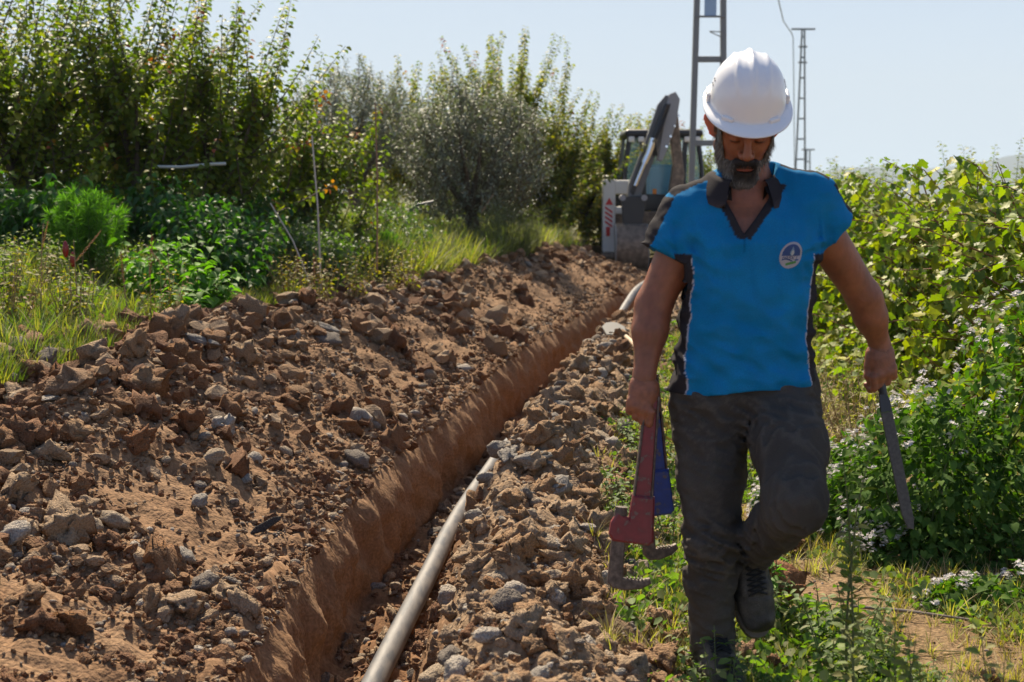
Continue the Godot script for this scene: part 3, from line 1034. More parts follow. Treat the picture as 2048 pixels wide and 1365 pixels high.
	# brown seed heads
	for s in [[-2.36, 8.7, 0.40, 0.12, 1], [-2.25, 8.8, 0.46, 0.16, 1], [-2.62, 8.5, 0.55, 0.15, 0], [-1.55, 11.2, 0.42, 0.15, 1], [-2.15, 9.0, 0.5, 0.14, 0], [-2.8, 8.4, 0.6, 0.13, 0], [-0.42, 18.5, 0.9, 0.2, 0], [-1.7, 11.5, 0.38, 0.12, 1]]:
		var t := thing("seed_head_weed", "dry weed with an upright reddish brown seed head behind the ridge" if s[4] else "dry grass stalk with a pale brown leaning seed head behind the ridge", "weed", at_land(s[0], s[1]), rf(0, TAU), "weeds with brown seed heads")
		var mb := MB.new()
		var p := shoot(Vector3.ZERO, Vector3(rf(-0.2, 0.2), 1, 0), s[2], 0.1, 0.06, 4)
		mb.tube(p, [0.006, 0.005, 0.004, 0.003, 0.002], 5)
		put("stem", mb.mesh(), M.dry_stem, t)
		var hd := put("seed_head", L.seed, M.seed_red if s[4] else M.seed_pale, t)
		hd.position = p[3]
		var w := 0.85 if s[4] else 0.6
		hd.basis = Basis(Vector3(0, 0, 1), rf(-0.15, 0.15) if s[4] else -0.7) * Basis.from_scale(Vector3(s[3] * w, s[3] * 1.6, s[3] * w))
	# grass
	for k in 3:
		scatter("grass", L["tuft%d" % k], M.leaf_bright, C.grass, 1500, func():
			var d := rf(6.6, 17.0)
			var dx := rf(-5.5, -1.75)
			if d > 9.3 and d < 12.2 and dx > -2.75 and n_mid.get_noise_2d(dx * 0.4, d * 0.4) > -0.35: return null
			return at_land(lip(d) + dx, d), 0.10, 0.34)
		scatter("grass", L["tuft%d" % k], M.leaf_bright, [Color(0.25, 0.24, 0.09), Color(0.16, 0.20, 0.06), Color(0.36, 0.30, 0.14)], 1300, func():
			var d := rf(14.0, 25.0)
			var dx := rf(-3.4, -1.3)
			return at_land(lip(d) + dx, d), 0.25, 0.6)
	for k in 3:
		scatter("dry_grass", L["tuft%d" % k], M.leaf_bright, [Color(0.21, 0.215, 0.075), Color(0.14, 0.185, 0.05), Color(0.34, 0.27, 0.13), Color(0.12, 0.17, 0.045)], 2400, func():
			var d := 6.0 * pow(3.4, rng.randf())
			var dx := -1.62 - absf(rng.randfn()) * 0.75
			if d > 9.4 and d < 11.8 and dx < -1.9 and dx > -2.7 and n_mid.get_noise_2d(dx * 0.5, d * 0.5) > -0.2: return null
			return at_land(lip(d) + dx, d), 0.07, 0.22)
	scatter("ground_cover", L.clover_patch, M.leaf_bright, C.clover, 500, func():
		var d := rf(9.0, 12.6)
		return at_land(lip(d) + rf(-2.1, -1.75) - 0.15 * (12.6 - d), d), 0.7, 1.2)
	var tg := bush("tall_grass", "tall pale grass clump, standing before the round olive tree", "grass clump", "tall grass clumps by the round olive", at_land(-0.1, 19.0), 1.0, 0.25, 46, 20, "thread", 0.10, [Color(0.16, 0.19, 0.06), Color(0.22, 0.23, 0.09)], M.leaf_bright, -0.5, 0.1, 0.2)
	for s in [[0.15, 19.5], [-0.3, 18.4], [0.3, 20.5], [-1.9, 22.0], [-2.3, 23.0]]:
		again(tg, at_land(s[0], s[1]), rf(0, TAU), rf(0.7, 1.05))
	# stakes and hoses
	for s in [[[-1.14, 12.0], 1.30, 0.0, 0.008, "thin brown wooden stake standing before the tall grey olive", M.stake_brown], [[-1.56, 11.6], 1.15, -0.05, 0.009, "slim white post at the right end of the orchard row", M.stake_white], [[-1.60, 11.4], 0.60, -0.55, 0.008, "short pale stake leaning left beside the white post", M.stake_white]]:
		var mb := MB.new()
		mb.tube([Vector3(0, -0.1, 0), Vector3(s[2] * s[1] * 0.5 + 0.01, s[1] * 0.5, 0), Vector3(s[2] * s[1], s[1], 0)], [s[3], s[3] * 0.9, s[3] * 0.75], 7)
		var o := put("stake", mb.mesh(), s[5])
		o.position = at_land(s[0][0], s[0][1]) + Vector3(0, 0.3, 0)
		tag(o, s[4], "stake")
	var hs := MB.new()
	hs.tube([D(-3.23, 1.66, 13.0), D(-3.0, 1.655, 12.95), D(-2.7, 1.68, 12.9), D(-2.58, 1.685, 12.9)], [0.015], 7)
	tag(put("hose", hs.mesh(), M.hose_white), "white plastic water pipe lying level across the tops of the bed before the orchard", "pipe")
	hs = MB.new()
	hs.tube([D(-1.32, 1.14, 18.0), D(-1.27, 1.2, 18.0), D(-1.2, 1.26, 18.0), D(-1.0, 1.30, 18.1)], [0.02], 7)
	tag(put("hose", hs.mesh(), M.hose_black), "dark bent irrigation hose above the weeds before the round olive", "pipe")

func leafy_row(t: Node3D, where: Array, tint: Array, leaf: String, m: Material, singles: int, tones: Array) -> void:
	# the leaves nearest to the path are pieces of their own, the rest one mass
	var order := range(where.size())
	order.sort_custom(func(a, b): return (t.position + where[a].origin).distance_squared_to(Vector3(0.4, 1.0, 0)) < (t.position + where[b].origin).distance_squared_to(Vector3(0.4, 1.0, 0)))
	var rest := []
	var rt := []
	for k in order.size():
		if k < singles:
			var o := put("leaf", L[leaf], tones[k % tones.size()], null) if false else MeshInstance3D.new()
			o.mesh = L[leaf]
			o.material_override = tones[k % tones.size()]
			o.name = "leaf" if k == 0 else "leaf_%03d" % k
			t.add_child(o)
			o.transform = where[order[k]]
		else:
			rest.append(where[order[k]]); rt.append(tint[order[k]])
	many("foliage", L[leaf], m, rest, rt, t).set_meta("kind", "stuff")

func grape_vine(label: String, at: Vector3, tall: float, long: float, deep: float, count: int, singles: int) -> void:
	var t := thing("grape_vine", label, "grape vine", at, 0.0, "grape vines in the row along the right of the path")
	var where := []
	var tint := []
	var tw := MB.new()
	var tr := MB.new()
	tr.tube([Vector3(0.05, -0.1, 0), Vector3(0, 0.3, 0.03), Vector3(0.05, 0.65, 0)], [0.05, 0.04, 0.035], 8)
	put("trunk", tr.mesh(), M.bark, t)
	var canes := int(count / 22.0)
	for k in canes:
		var z := rf(-long, long)
		var hi := rf(0.05, 1.0)
		var side := -1.0 if rng.randf() < 0.72 else 1.0
		var a := Vector3(side * rf(0.0, 0.5) * deep, tall * hi * 0.8, z)
		var p := shoot(a, Vector3(side * rf(0.2, 1.1), rf(-0.3, 1.2), rf(-0.7, 0.7)), rf(0.4, 0.85), -0.25, 0.2, 5)
		for q in p.size():
			if p[q].y > tall: p[q].y = tall + (p[q].y - tall) * 0.35
			if p[q].y < 0.06: p[q].y = 0.06
		tw.tube([p[0], p[2], p[4], p[5]], [0.006, 0.005, 0.003, 0.002], 4, Color.WHITE, false)
		leaves_on(p, 22, 0.0, rf(0.062, 0.105), C.vine, where, tint, 0.75)
	put("canes", tw.mesh(), M.cane, t)
	leafy_row(t, where, tint, "vine", M.leaf, singles, M.vine_leaves)

func build_right_side() -> void:
	var vs := [[3.15, 6.4, "grape vine nearest to the camera, cut by the photo's right edge", 1.64, 3600], [3.2, 7.9, "grape vine second in the row, behind the white-flowered climber", 1.58, 4100], [3.2, 9.4, "grape vine third in the row, beside the man's hand", 1.54, 4100], [3.25, 11.0, "grape vine fourth in the row, behind the man's elbow", 1.53, 3600], [3.3, 12.7, "grape vine fifth in the row, at the man's shoulder", 1.50, 3200], [3.4, 14.6, "farthest grape vine of the row, mostly hidden by the man", 1.50, 3000]]
	for k in vs.size():
		var s = vs[k]
		grape_vine(s[2], at_land(s[0], s[1]), s[3], 0.95, 0.85, s[4], [110, 130, 110, 50, 0, 0][k])
	# the low skirts of the row
	var sk := bush("vine_sucker", "low leafy vine shoot, trailing out from the foot of the vine row", "vine", "low vine shoots at the foot of the row", at_land(2.35, 9.6), 0.5, 0.45, 12, 13, "vine", 0.09, C.vine, M.leaf_bright, 0.5)
	for s in [[2.3, 8.6], [2.25, 10.6], [2.4, 11.5], [2.45, 12.4], [2.2, 7.9], [2.55, 13.6]]:
		again(sk, at_land(s[0], s[1]), rf(0, TAU), rf(0.7, 1.1))
	# climber with white flowers
	var t := thing("flowering_climber", "dark mound of heart-leaved climber with small white flowers at the right edge", "climber", at_land(2.12, 5.75), 0.0, "climbers with small white flowers")
	climber(t, [[Vector3(0.1, 0.0, 0.0), Vector3(0.62, 1.02, 0.62)], [Vector3(-0.4, 0.0, 0.05), Vector3(0.42, 0.62, 0.5)], [Vector3(0.55, 0.0, 0.3), Vector3(0.5, 1.15, 0.6)]], 7600, 300, 300)
	t = thing("flowering_climber", "low sprawl of climber thick with white flowers, left of the dark mound", "climber", at_land(1.42, 6.1), 0.0, "climbers with small white flowers")
	climber(t, [[Vector3(0, 0, 0), Vector3(0.36, 0.34, 0.5)], [Vector3(0.2, 0, 0.55), Vector3(0.3, 0.2, 0.35)]], 2800, 120, 300)
	t = thing("flowering_climber", "small sprig of white-flowered climber on the bare soil by the right edge", "climber", at_land(1.63, 4.85), 0.0, "climbers with small white flowers")
	climber(t, [[Vector3(0, 0, 0), Vector3(0.2, 0.12, 0.16)], [Vector3(0.35, 0, -0.1), Vector3(0.25, 0.16, 0.2)]], 800, 60, 50)
	# grass and low weeds of the path
	var bare := func(x: float, d: float) -> bool:
		return absf(x - (2.75 - 0.31 * d)) < 0.2 + 0.06 * n_mid.get_noise_2d(x, d) and d < 5.6 and d > 3.5
	for k in 3:
		scatter("grass", L["tuft%d" % k], M.leaf_bright, C.grass, 4200, func():
			var d := 2.6 * pow(8.0, rng.randf())
			var dx := rf(1.12, 4.2)
			var x := lip(d) + dx
			if bare.call(x, d) or n_big.get_noise_2d(x * 1.6, d * 0.9) < -0.30 + 0.25 * smooth(1.5, 1.1, dx): return null
			return at_land(x, d), 0.04, 0.13)
		scatter("dry_grass", L["tuft%d" % k], M.leaf_bright, C.dry, 2600, func():
			var d := 2.8 * pow(7.0, rng.randf())
			var dx := rf(1.1, 4.0)
			if n_big.get_noise_2d(dx * 2.0 + 9.0, d * 1.2) < -0.1: return null
			return at_land(lip(d) + dx, d), 0.05, 0.16)
	scatter("ground_cover", L.clover_patch, M.leaf_bright, C.clover, 5200, func():
		var d := 3.0 * pow(5.0, rng.randf())
		var dx := rf(1.15, 3.6)
		var x := lip(d) + dx
		if bare.call(x, d) or n_big.get_noise_2d(x * 1.3 + 20.0, d * 1.0) < -0.10: return null
		return at_land(x, d), 0.4, 1.5)
	scatter("straw", L.straw, M.leaf_bright, C.dry, 1500, func():
		var d := rf(3.2, 7.5)
		return at_land(lip(d) + rf(1.4, 3.3), d) + Vector3(0, 0.025, 0), 0.03, 0.11)
	var wd := bush("path_weed", "low green path weed, growing in the grass of the path", "weed", "green weeds on the path", at_land(1.15, 3.75), 0.17, 0.12, 9, 13, "small", 0.034, C.clover, M.leaf_bright, 0.1)
	for k in 70:
		var d := rf(3.3, 9.5)
		var x := lip(d) + rf(1.25, 3.0)
		if bare.call(x, d): continue
		again(wd, at_land(x, d), rf(0, TAU), rf(0.6, 1.4))
	# single weeds that stand out
	bush("yellow_weed", "slender weed with bright yellow leaves between the man's arm and shirt", "weed", "", at_land(0.66, 6.6), 0.62, 0.1, 7, 17, "broad", 0.05, C.yellow, M.leaf_bright, 0.2)
	bush("yellow_weed", "yellowing leafy weeds at the grass edge between the man's legs", "weed", "", at_land(1.12, 7.2), 0.32, 0.25, 12, 13, "small", 0.05, C.yellow, M.leaf_bright, 0.2)
	for s in [[0.92, 3.75, 0.80, "tall grey-green weed stalk rising before the man's raised knee", 0.06, 3, 62], [0.86, 3.05, 0.50, "blurred grey-green weed nearest to the camera, at the photo's bottom edge", 0.12, 5, 44], [1.12, 3.1, 0.46, "grey-green weed poking in at the photo's lower right corner", 0.10, 4, 40]]:
		bush("tall_weed", s[3], "weed", "", at_land(s[0], s[1]), s[2], s[4], s[5], s[6], "small", 0.046, C.weed, M.leaf_bright, -0.2, 0.05, 0.7)
	bush("tall_weed", "upright fresh green weed with pointed leaves right of the raised boot", "weed", "", at_land(0.845, 4.6), 0.36, 0.07, 4, 13, "broad", 0.06, C.lush, M.leaf_bright, 0.3)
	# dry brush at the foot of the vines
	var dr := bush("dry_brush", "tangle of dry stems, at the foot of the vines", "dry weed", "dry brush at the foot of the vines", at_land(1.9, 7.6), 0.5, 0.35, 40, 9, "thread", 0.08, C.dry, M.leaf_bright, 0.0, 0.2, 0.1, M.dry_stem)
	for s in [[1.7, 8.3], [2.05, 8.8], [1.95, 9.8], [1.55, 7.4], [2.1, 11.0], [1.75, 6.9]]:
		again(dr, at_land(s[0], s[1]), rf(0, TAU), rf(0.7, 1.1))
	# twigs lying on the path
	for s in [[D(1.16, 0.03, 4.75), D(1.33, 0.035, 4.68), D(1.52, 0.03, 4.6), 0.006, "thin grey stick lying on the bare soil before the dark mound"], [D(0.28, 0.06, 8.4), D(0.45, 0.07, 8.4), D(0.62, 0.05, 8.35), 0.008, "straight dry twig lying on the soil left of the man's hand"]]:
		var mb := MB.new()
		mb.tube([s[0], s[1], s[2]], [s[3], s[3], s[3] * 0.6], 6)
		tag(put("stick", mb.mesh(), M.twig), s[4], "stick")
	# brush on the skyline behind the vines
	bush("thin_bush", "thin-leaved bush against the sky right of the man's shoulder", "bush", "bushes on the skyline behind the vines", at_land(5.4, 22.0), 1.85, 0.8, 30, 70, "small", 0.10, C.apricot, M.leaf, 0.1, 0.3)
	bush("thin_bush", "sparse bush against the sky above the vines at the far right", "bush", "bushes on the skyline behind the vines", at_land(5.95, 17.5), 1.95, 0.6, 26, 70, "small", 0.09, C.apricot, M.leaf, 0.1, 0.4)
	bush("thin_bush", "low dark bush right behind the small far pylon", "bush", "bushes on the skyline behind the vines", at_land(5.0, 25.0), 1.6, 0.9, 30, 60, "small", 0.11, C.apricot, M.leaf, 0.1, 0.2)

func climber(t: Node3D, humps: Array, count: int, singles: int, blooms: int) -> void:
	var where := []
	var tint := []
	var fw := []
	var ft := []
	var st := MB.new()
	for k in count:
		var h = humps[rng.randi() % humps.size()]
		var d := rdir(); d.y = absf(d.y)
		var r := 1.0 - 0.4 * pow(rng.randf(), 1.5)
		var bump := 1.0 + 0.22 * n_mid.get_noise_3dv(d * 0.5 + h[0])
		var p: Vector3 = h[0] + d * h[1] * r * bump
		where.append(aim(d * Vector3(1, 0.2, 1) + Vector3.DOWN * 0.5 + rdir() * 0.8, rf(-0.6, 0.6), rf(0.026, 0.05), p))
		tint.append(mix3(C.heart))
	for k in blooms:
		var h = humps[rng.randi() % humps.size()]
		var d := (rdir() * 0.75 + Vector3(-0.75, 0.8, -0.15)).normalized()
		d.y = absf(d.y)
		var p: Vector3 = h[0] + d * h[1] * rf(1.0, 1.1)
		fw.append(Transform3D(Basis(Vector3.UP, rf(0, TAU)) * Basis.from_scale(Vector3.ONE * rf(0.011, 0.019)), p))
		ft.append(Color(0.66, 0.62, 0.61) * rf(0.75, 1.0))
	for k in 40:
		var h = humps[rng.randi() % humps.size()]
		var a := rng.randf() * TAU
		var foot: Vector3 = h[0] + Vector3(cos(a), 0, sin(a)) * h[1] * 0.5
		var d := rdir(); d.y = absf(d.y)
		var top: Vector3 = h[0] + d * h[1]
		st.tube([foot, foot.lerp(top, 0.6) + Vector3.UP * 0.1 * h[1].y, top], [0.005, 0.004, 0.002], 4, Color.WHITE, false)
	put("stem", st.mesh(), M.stem, t)
	leafy_row(t, where, tint, "heart", M.leaf_matte, singles, M.heart_leaves)
	many("flowers", L.flowers, M.petal, fw, ft, t).set_meta("kind", "stuff")

func plant_materials() -> void:
	M.seed_red = leaf_mat("red seed head", Color(0.5, 0.3, 0.2)); M.seed_red.albedo_color = lin(0.24, 0.115, 0.06)
	M.seed_pale = leaf_mat("pale seed head", Color(0.5, 0.4, 0.3)); M.seed_pale.albedo_color = lin(0.40, 0.25, 0.14)
	M.stake_brown = mat("brown stake", lin(0.26, 0.15, 0.09)); M.stake_white = mat("pale stake", lin(0.45, 0.40, 0.34))
	M.hose_white = mat("white pipe", lin(0.7, 0.68, 0.64), 0.4); M.hose_black = mat("dark hose", lin(0.1, 0.1, 0.1), 0.4)
	M.cane = mat("vine cane", lin(0.22, 0.09, 0.05), 0.7); M.twig = mat("twig", lin(0.16, 0.13, 0.11), 0.9)
	M.vine_leaves = []
	M.heart_leaves = []
	for k in 9:
		var m := leaf_mat("vine leaf", Color(0.80, 0.92, 0.32)); m.albedo_color = mix3(C.vine).linear_to_srgb()
		M.vine_leaves.append(m)
		m = leaf_mat("climber leaf", Color(0.80, 0.94, 0.34), 0.8); m.metallic_specular = 0.25; m.albedo_color = mix3(C.heart).linear_to_srgb()
		M.heart_leaves.append(m)
	# patches of small round leaves, and a straw
	var mb := MB.new()
	for k in 26:
		var p := Vector3(rng.randfn() * 0.05, rf(0.01, 0.055), rng.randfn() * 0.05)
		var tr := aim(rdir() + Vector3.UP * 0.3, rf(-1, 1), rf(0.014, 0.03), p)
		var b := mb.v.size()
		for q in [Vector3(0, 0, 0), Vector3(-0.45, 0.15, 0.4), Vector3(-0.3, 0.1, 0.9), Vector3(0, 0, 1.0), Vector3(0.3, 0.1, 0.9), Vector3(0.45, 0.15, 0.4)]: mb.vert(tr * q)
		for i in 4: mb.tri(b, b + i + 1, b + i + 2)
	L.clover_patch = mb.mesh()
	mb = MB.new()
	mb.tube([Vector3(-1, 0, 0), Vector3(0, 0.03, 0.1), Vector3(1, 0, 0)], [0.03, 0.025, 0.015], 4)
	L.straw = mb.mesh()

# ---------- single stones and clods that stand out ----------
func build_stones() -> void:
	var cg := "single clods that stand out on the spoil"
	var sg := "single stones that stand out on the spoil"
	var crust: Material = rock_material("crusted clod", lin(0.33, 0.20, 0.115))
	var rust: Material = rock_material("rusty clod", lin(0.30, 0.135, 0.06))
	var S: Array = M.stones
	var list := [
		# x, d, half size, mesh kind (0 clod, 1 stone), which mesh, material, turn, sink, label
		[-1.86, 8.05, Vector3(0.098, 0.078, 0.07), 0, 1, crust, Vector3(0.2, 0.5, 0.3), 0.1, "big tan clod with a flat lit top, highest point of the near ridge"],
		[-2.06, 7.95, Vector3(0.05, 0.042, 0.045), 1, 0, S[1], Vector3(0, 0.3, 0.2), 0.1, "pale flat stone on the ridge just left of the topmost clod"],
		[-1.70, 7.72, Vector3(0.105, 0.036, 0.05), 1, 1, S[0], Vector3(0.1, -0.3, -0.25), 0.15, "long grey slab-like stone lying below the topmost clod"],
		[-1.26, 9.60, Vector3(0.10, 0.04, 0.05), 1, 2, S[0], Vector3(0.1, -0.35, -0.3), 0.15, "long grey stone half buried near the ridge, middle of the bank"],
		[-1.88, 6.05, Vector3(0.10, 0.085, 0.08), 0, 3, crust, Vector3(0.1, 1.2, 0.2), 0.25, "large brown clod near the left edge, below a pale flat stone"],
		[-1.97, 5.95, Vector3(0.052, 0.016, 0.04), 1, 3, S[1], Vector3(0.1, 0.4, 0.1), 0.0, "thin pale flat stone at the left edge of the ridge"],
		[-2.0, 7.3, Vector3(0.11, 0.075, 0.07), 0, 0, M.clods[0], Vector3(0.0, 2.2, 0.1), 0.2, "wide dark brown clod on the ridge left of the topmost clod"],
		[-1.33, 6.42, Vector3(0.062, 0.070, 0.055), 0, 2, S[1], Vector3(0.0, 0.7, 0.1), 0.1, "whitish upright block of stone in the middle of the near slope"],
		[-1.28, 6.0, Vector3(0.052, 0.052, 0.045), 1, 4, S[2], Vector3(0.4, 0.5, 0.5), 0.15, "rounded tan stone right under the whitish block"],
		[-1.24, 5.55, Vector3(0.045, 0.042, 0.04), 1, 0, S[0], Vector3(0.2, 1.5, 0.3), 0.15, "rough grey stone lower down, below the rounded tan one"],
		[-1.22, 7.05, Vector3(0.040, 0.034, 0.032), 1, 1, S[1], Vector3(0.6, 0.2, 0.4), 0.1, "egg-shaped pale stone to the right above the whitish block"],
		[-0.58, 9.3, Vector3(0.060, 0.035, 0.045), 1, 2, S[2], Vector3(0.1, 0.3, -0.2), 0.1, "flat-topped pale tan stone near the trench lip at mid distance"],
		[-0.70, 6.6, Vector3(0.038, 0.034, 0.034), 1, 3, S[0], Vector3(0.2, 0.8, 0.2), 0.2, "small round grey stone just above the trench lip"],
		[-1.56, 5.85, Vector3(0.075, 0.06, 0.06), 0, 4, rust, Vector3(0.2, 0.3, 0.5), 0.2, "reddish brown pointed clod on the left part of the slope"],
		[-1.58, 4.78, Vector3(0.030, 0.025, 0.026), 1, 4, S[1], Vector3(0.2, 0.1, 0.2), 0.1, "small pale pebble-like stone low on the slope near the left edge"],
		[0.16, 8.75, Vector3(0.105, 0.082, 0.08), 1, 0, S[2], Vector3(0.3, 0.2, 0.65), 0.0, "smooth beige boulder tilted on the edge of the trench at mid distance"],
		[0.09, 6.05, Vector3(0.085, 0.052, 0.06), 1, 1, S[0], Vector3(0.1, 0.4, 0.05), 0.1, "large smooth grey stone on the path-side bank above the pipe"],
		[-0.02, 6.10, Vector3(0.07, 0.042, 0.05), 0, 1, S[0], Vector3(0.2, 1.4, 0.1), 0.1, "angular grey stone leaning on the left of the large smooth one"],
		[0.13, 4.50, Vector3(0.042, 0.036, 0.036), 1, 2, S[2], Vector3(0.1, 0.2, 0.1), 0.0, "round tan cobble on the bank left of the red wrench's jaw"],
		[0.12, 4.88, Vector3(0.075, 0.042, 0.05), 1, 3, S[2], Vector3(0.1, -0.5, -0.3), 0.1, "long tan cobble leaning above the round one on the bank"],
		[-0.20, 3.85, Vector3(0.062, 0.05, 0.05), 1, 4, S[2], Vector3(0.2, 0.6, 0.1), 0.1, "rounded stone at the bottom edge, beside the pipe"],
		[-0.06, 3.76, Vector3(0.048, 0.034, 0.04), 1, 0, S[1], Vector3(0.1, 0.2, 0.05), 0.05, "smooth pale brown cobble near the bottom edge of the bank"],
		[0.03, 3.78, Vector3(0.068, 0.048, 0.05), 0, 2, M.clods[3], Vector3(0.1, 0.9, 0.1), 0.1, "sandy yellow clod near the bottom edge, right of the pale brown cobble"],
		[0.44, 10.1, Vector3(0.09, 0.075, 0.075), 0, 0, M.clods[1], Vector3(0.2, 0.9, 0.3), 0.1, "big rough clod standing on the bank left of the man's forearm"],
		[0.73, 11.1, Vector3(0.065, 0.05, 0.05), 1, 1, S[1], Vector3(0.1, 0.2, 0.1), 0.05, "round pale stone on the far bank beside the man's forearm"],
		[0.32, 9.0, Vector3(0.085, 0.08, 0.075), 0, 3, M.clods[1], Vector3(0.1, 2.0, 0.2), 0.1, "tall tan clod on the bank right of the beige boulder"],
		[0.30, 6.85, Vector3(0.065, 0.055, 0.055), 0, 4, M.clods[0], Vector3(0.3, 0.5, 0.2), 0.1, "brown clod on the outer side of the bank, left of the man's fist"],
		[0.22, 5.15, Vector3(0.06, 0.045, 0.05), 0, 2, M.clods[3], Vector3(0.2, 1.7, 0.2), 0.1, "sandy clod on the crown of the bank left of the wrench"],
		[0.865, 4.66, Vector3(0.135, 0.125, 0.09), 0, 3, rust, Vector3(0.15, 0.6, 0.1), -0.15, "large rusty brown clod on the path behind the raised boot"],
		[0.71, 4.22, Vector3(0.055, 0.045, 0.045), 0, 1, crust, Vector3(0.1, 1.1, 0.2), 0.1, "tan clod right beside the planted boot"],
		[0.52, 4.45, Vector3(0.05, 0.045, 0.04), 0, 4, M.clods[1], Vector3(0.1, 0.3, 0.2), 0.1, "brown clod in the grass left of the planted leg"],
		[1.10, 5.55, Vector3(0.085, 0.055, 0.06), 0, 0, M.clods[0], Vector3(0.1, 0.5, 0.1), 0.2, "clod at the edge of the green plants right of the raised boot"],
		[0.45, 4.3, Vector3(0.045, 0.02, 0.035), 1, 3, S[0], Vector3(0.05, 0.2, 0.1), 0.0, "flat grey stone on the bare soil between the bank and planted leg"],
	]
	for e in list:
		var m: Mesh = (stone_big if e[3] else clod_big)[e[4]]
		var p := seat(e[0], e[1], e[2].y, e[7])
		boulder("stone" if e[3] or e[5] in S else "clod", e[8], "stone" if e[3] or e[5] in S else "clod", sg if e[3] or e[5] in S else cg, m, e[5], p, e[2], e[6])
	# a flat dark splinter stuck in the slope
	var mb := MB.new()
	mb.slab(Transform3D(), P2([-0.07, -0.012, 0.0, -0.018, 0.075, 0.004, 0.082, 0.018, 0.05, 0.026, -0.03, 0.012]), 0.012, 0.003)
	var o := put("splinter", mb.mesh(), rock_material("slate", lin(0.085, 0.075, 0.068)))
	o.position = seat(-1.0, 5.6, 0.03, -0.1)
	o.rotation = Vector3(-0.5, 0.15, 0.32)
	tag(o, "thin dark splinter sticking up out of the near slope", "splinter")

# ---------- smooth bodies: tapered capsules joined by a smooth minimum, meshed as surface nets ----------
class Pr:
	var a: Vector3
	var b: Vector3
	var ab: Vector3
	var inv: float
	var ra: float
	var rb: float
	var n := Vector3.ZERO
	var f := 1.0
	var k := 0.02
	var sub := false
	var tb := []      # a torso: rows [y, centre x, half width, half depth, centre z]
	func d(p: Vector3) -> float:
		if tb.size():
			var y := clampf(p.y, tb[0][0], tb[tb.size() - 1][0])
			var i := 0
			while i < tb.size() - 2 and y > tb[i + 1][0]: i += 1
			var t: float = (y - tb[i][0]) / (tb[i + 1][0] - tb[i][0])
			t = clampf(t, 0.0, 1.0)
			var hw: float = lerpf(tb[i][2], tb[i + 1][2], t)
			var hd: float = lerpf(tb[i][3], tb[i + 1][3], t)
			var x: float = (p.x - lerpf(tb[i][1], tb[i + 1][1], t)) / hw
			var z: float = (p.z - lerpf(tb[i][4], tb[i + 1][4], t)) / hd
			var q := pow(pow(absf(x), 2.4) + pow(absf(z), 2.4), 1.0 / 2.4)
			var dd := (q - 1.0) * minf(hw, hd)
			var over := absf(p.y - y)
			if over == 0.0: return dd
			return over if dd < 0.0 else sqrt(dd * dd + over * over)
		var v := p - a
		var t2 := clampf(v.dot(ab) * inv, 0.0, 1.0)
		v -= ab * t2
		if f != 1.0: v += n * (v.dot(n) * (f - 1.0))
		return v.length() - lerpf(ra, rb, t2)

func cap(a: Vector3, b: Vector3, ra: float, rb: float, k := 0.02, n := Vector3.ZERO, f := 1.0) -> Pr:
	var p := Pr.new()
	p.a = a; p.b = b; p.ab = b - a
	p.inv = 1.0 / maxf(p.ab.length_squared(), 1e-9)
	p.ra = ra; p.rb = rb; p.k = k; p.n = n; p.f = f
	return p

func minus(p: Pr) -> Pr:
	p.sub = true
	return p

func field(prs: Array, p: Vector3) -> float:
	var D0 := 1e3
	for pr: Pr in prs:
		var d := pr.d(p)
		if pr.sub:
			d = -d
			var h := maxf(pr.k - absf(d - D0), 0.0) / pr.k
			D0 = maxf(d, D0) + h * h * pr.k * 0.25
		else:
			var h := maxf(pr.k - absf(d - D0), 0.0) / pr.k
			D0 = minf(d, D0) - h * h * pr.k * 0.25
	return D0

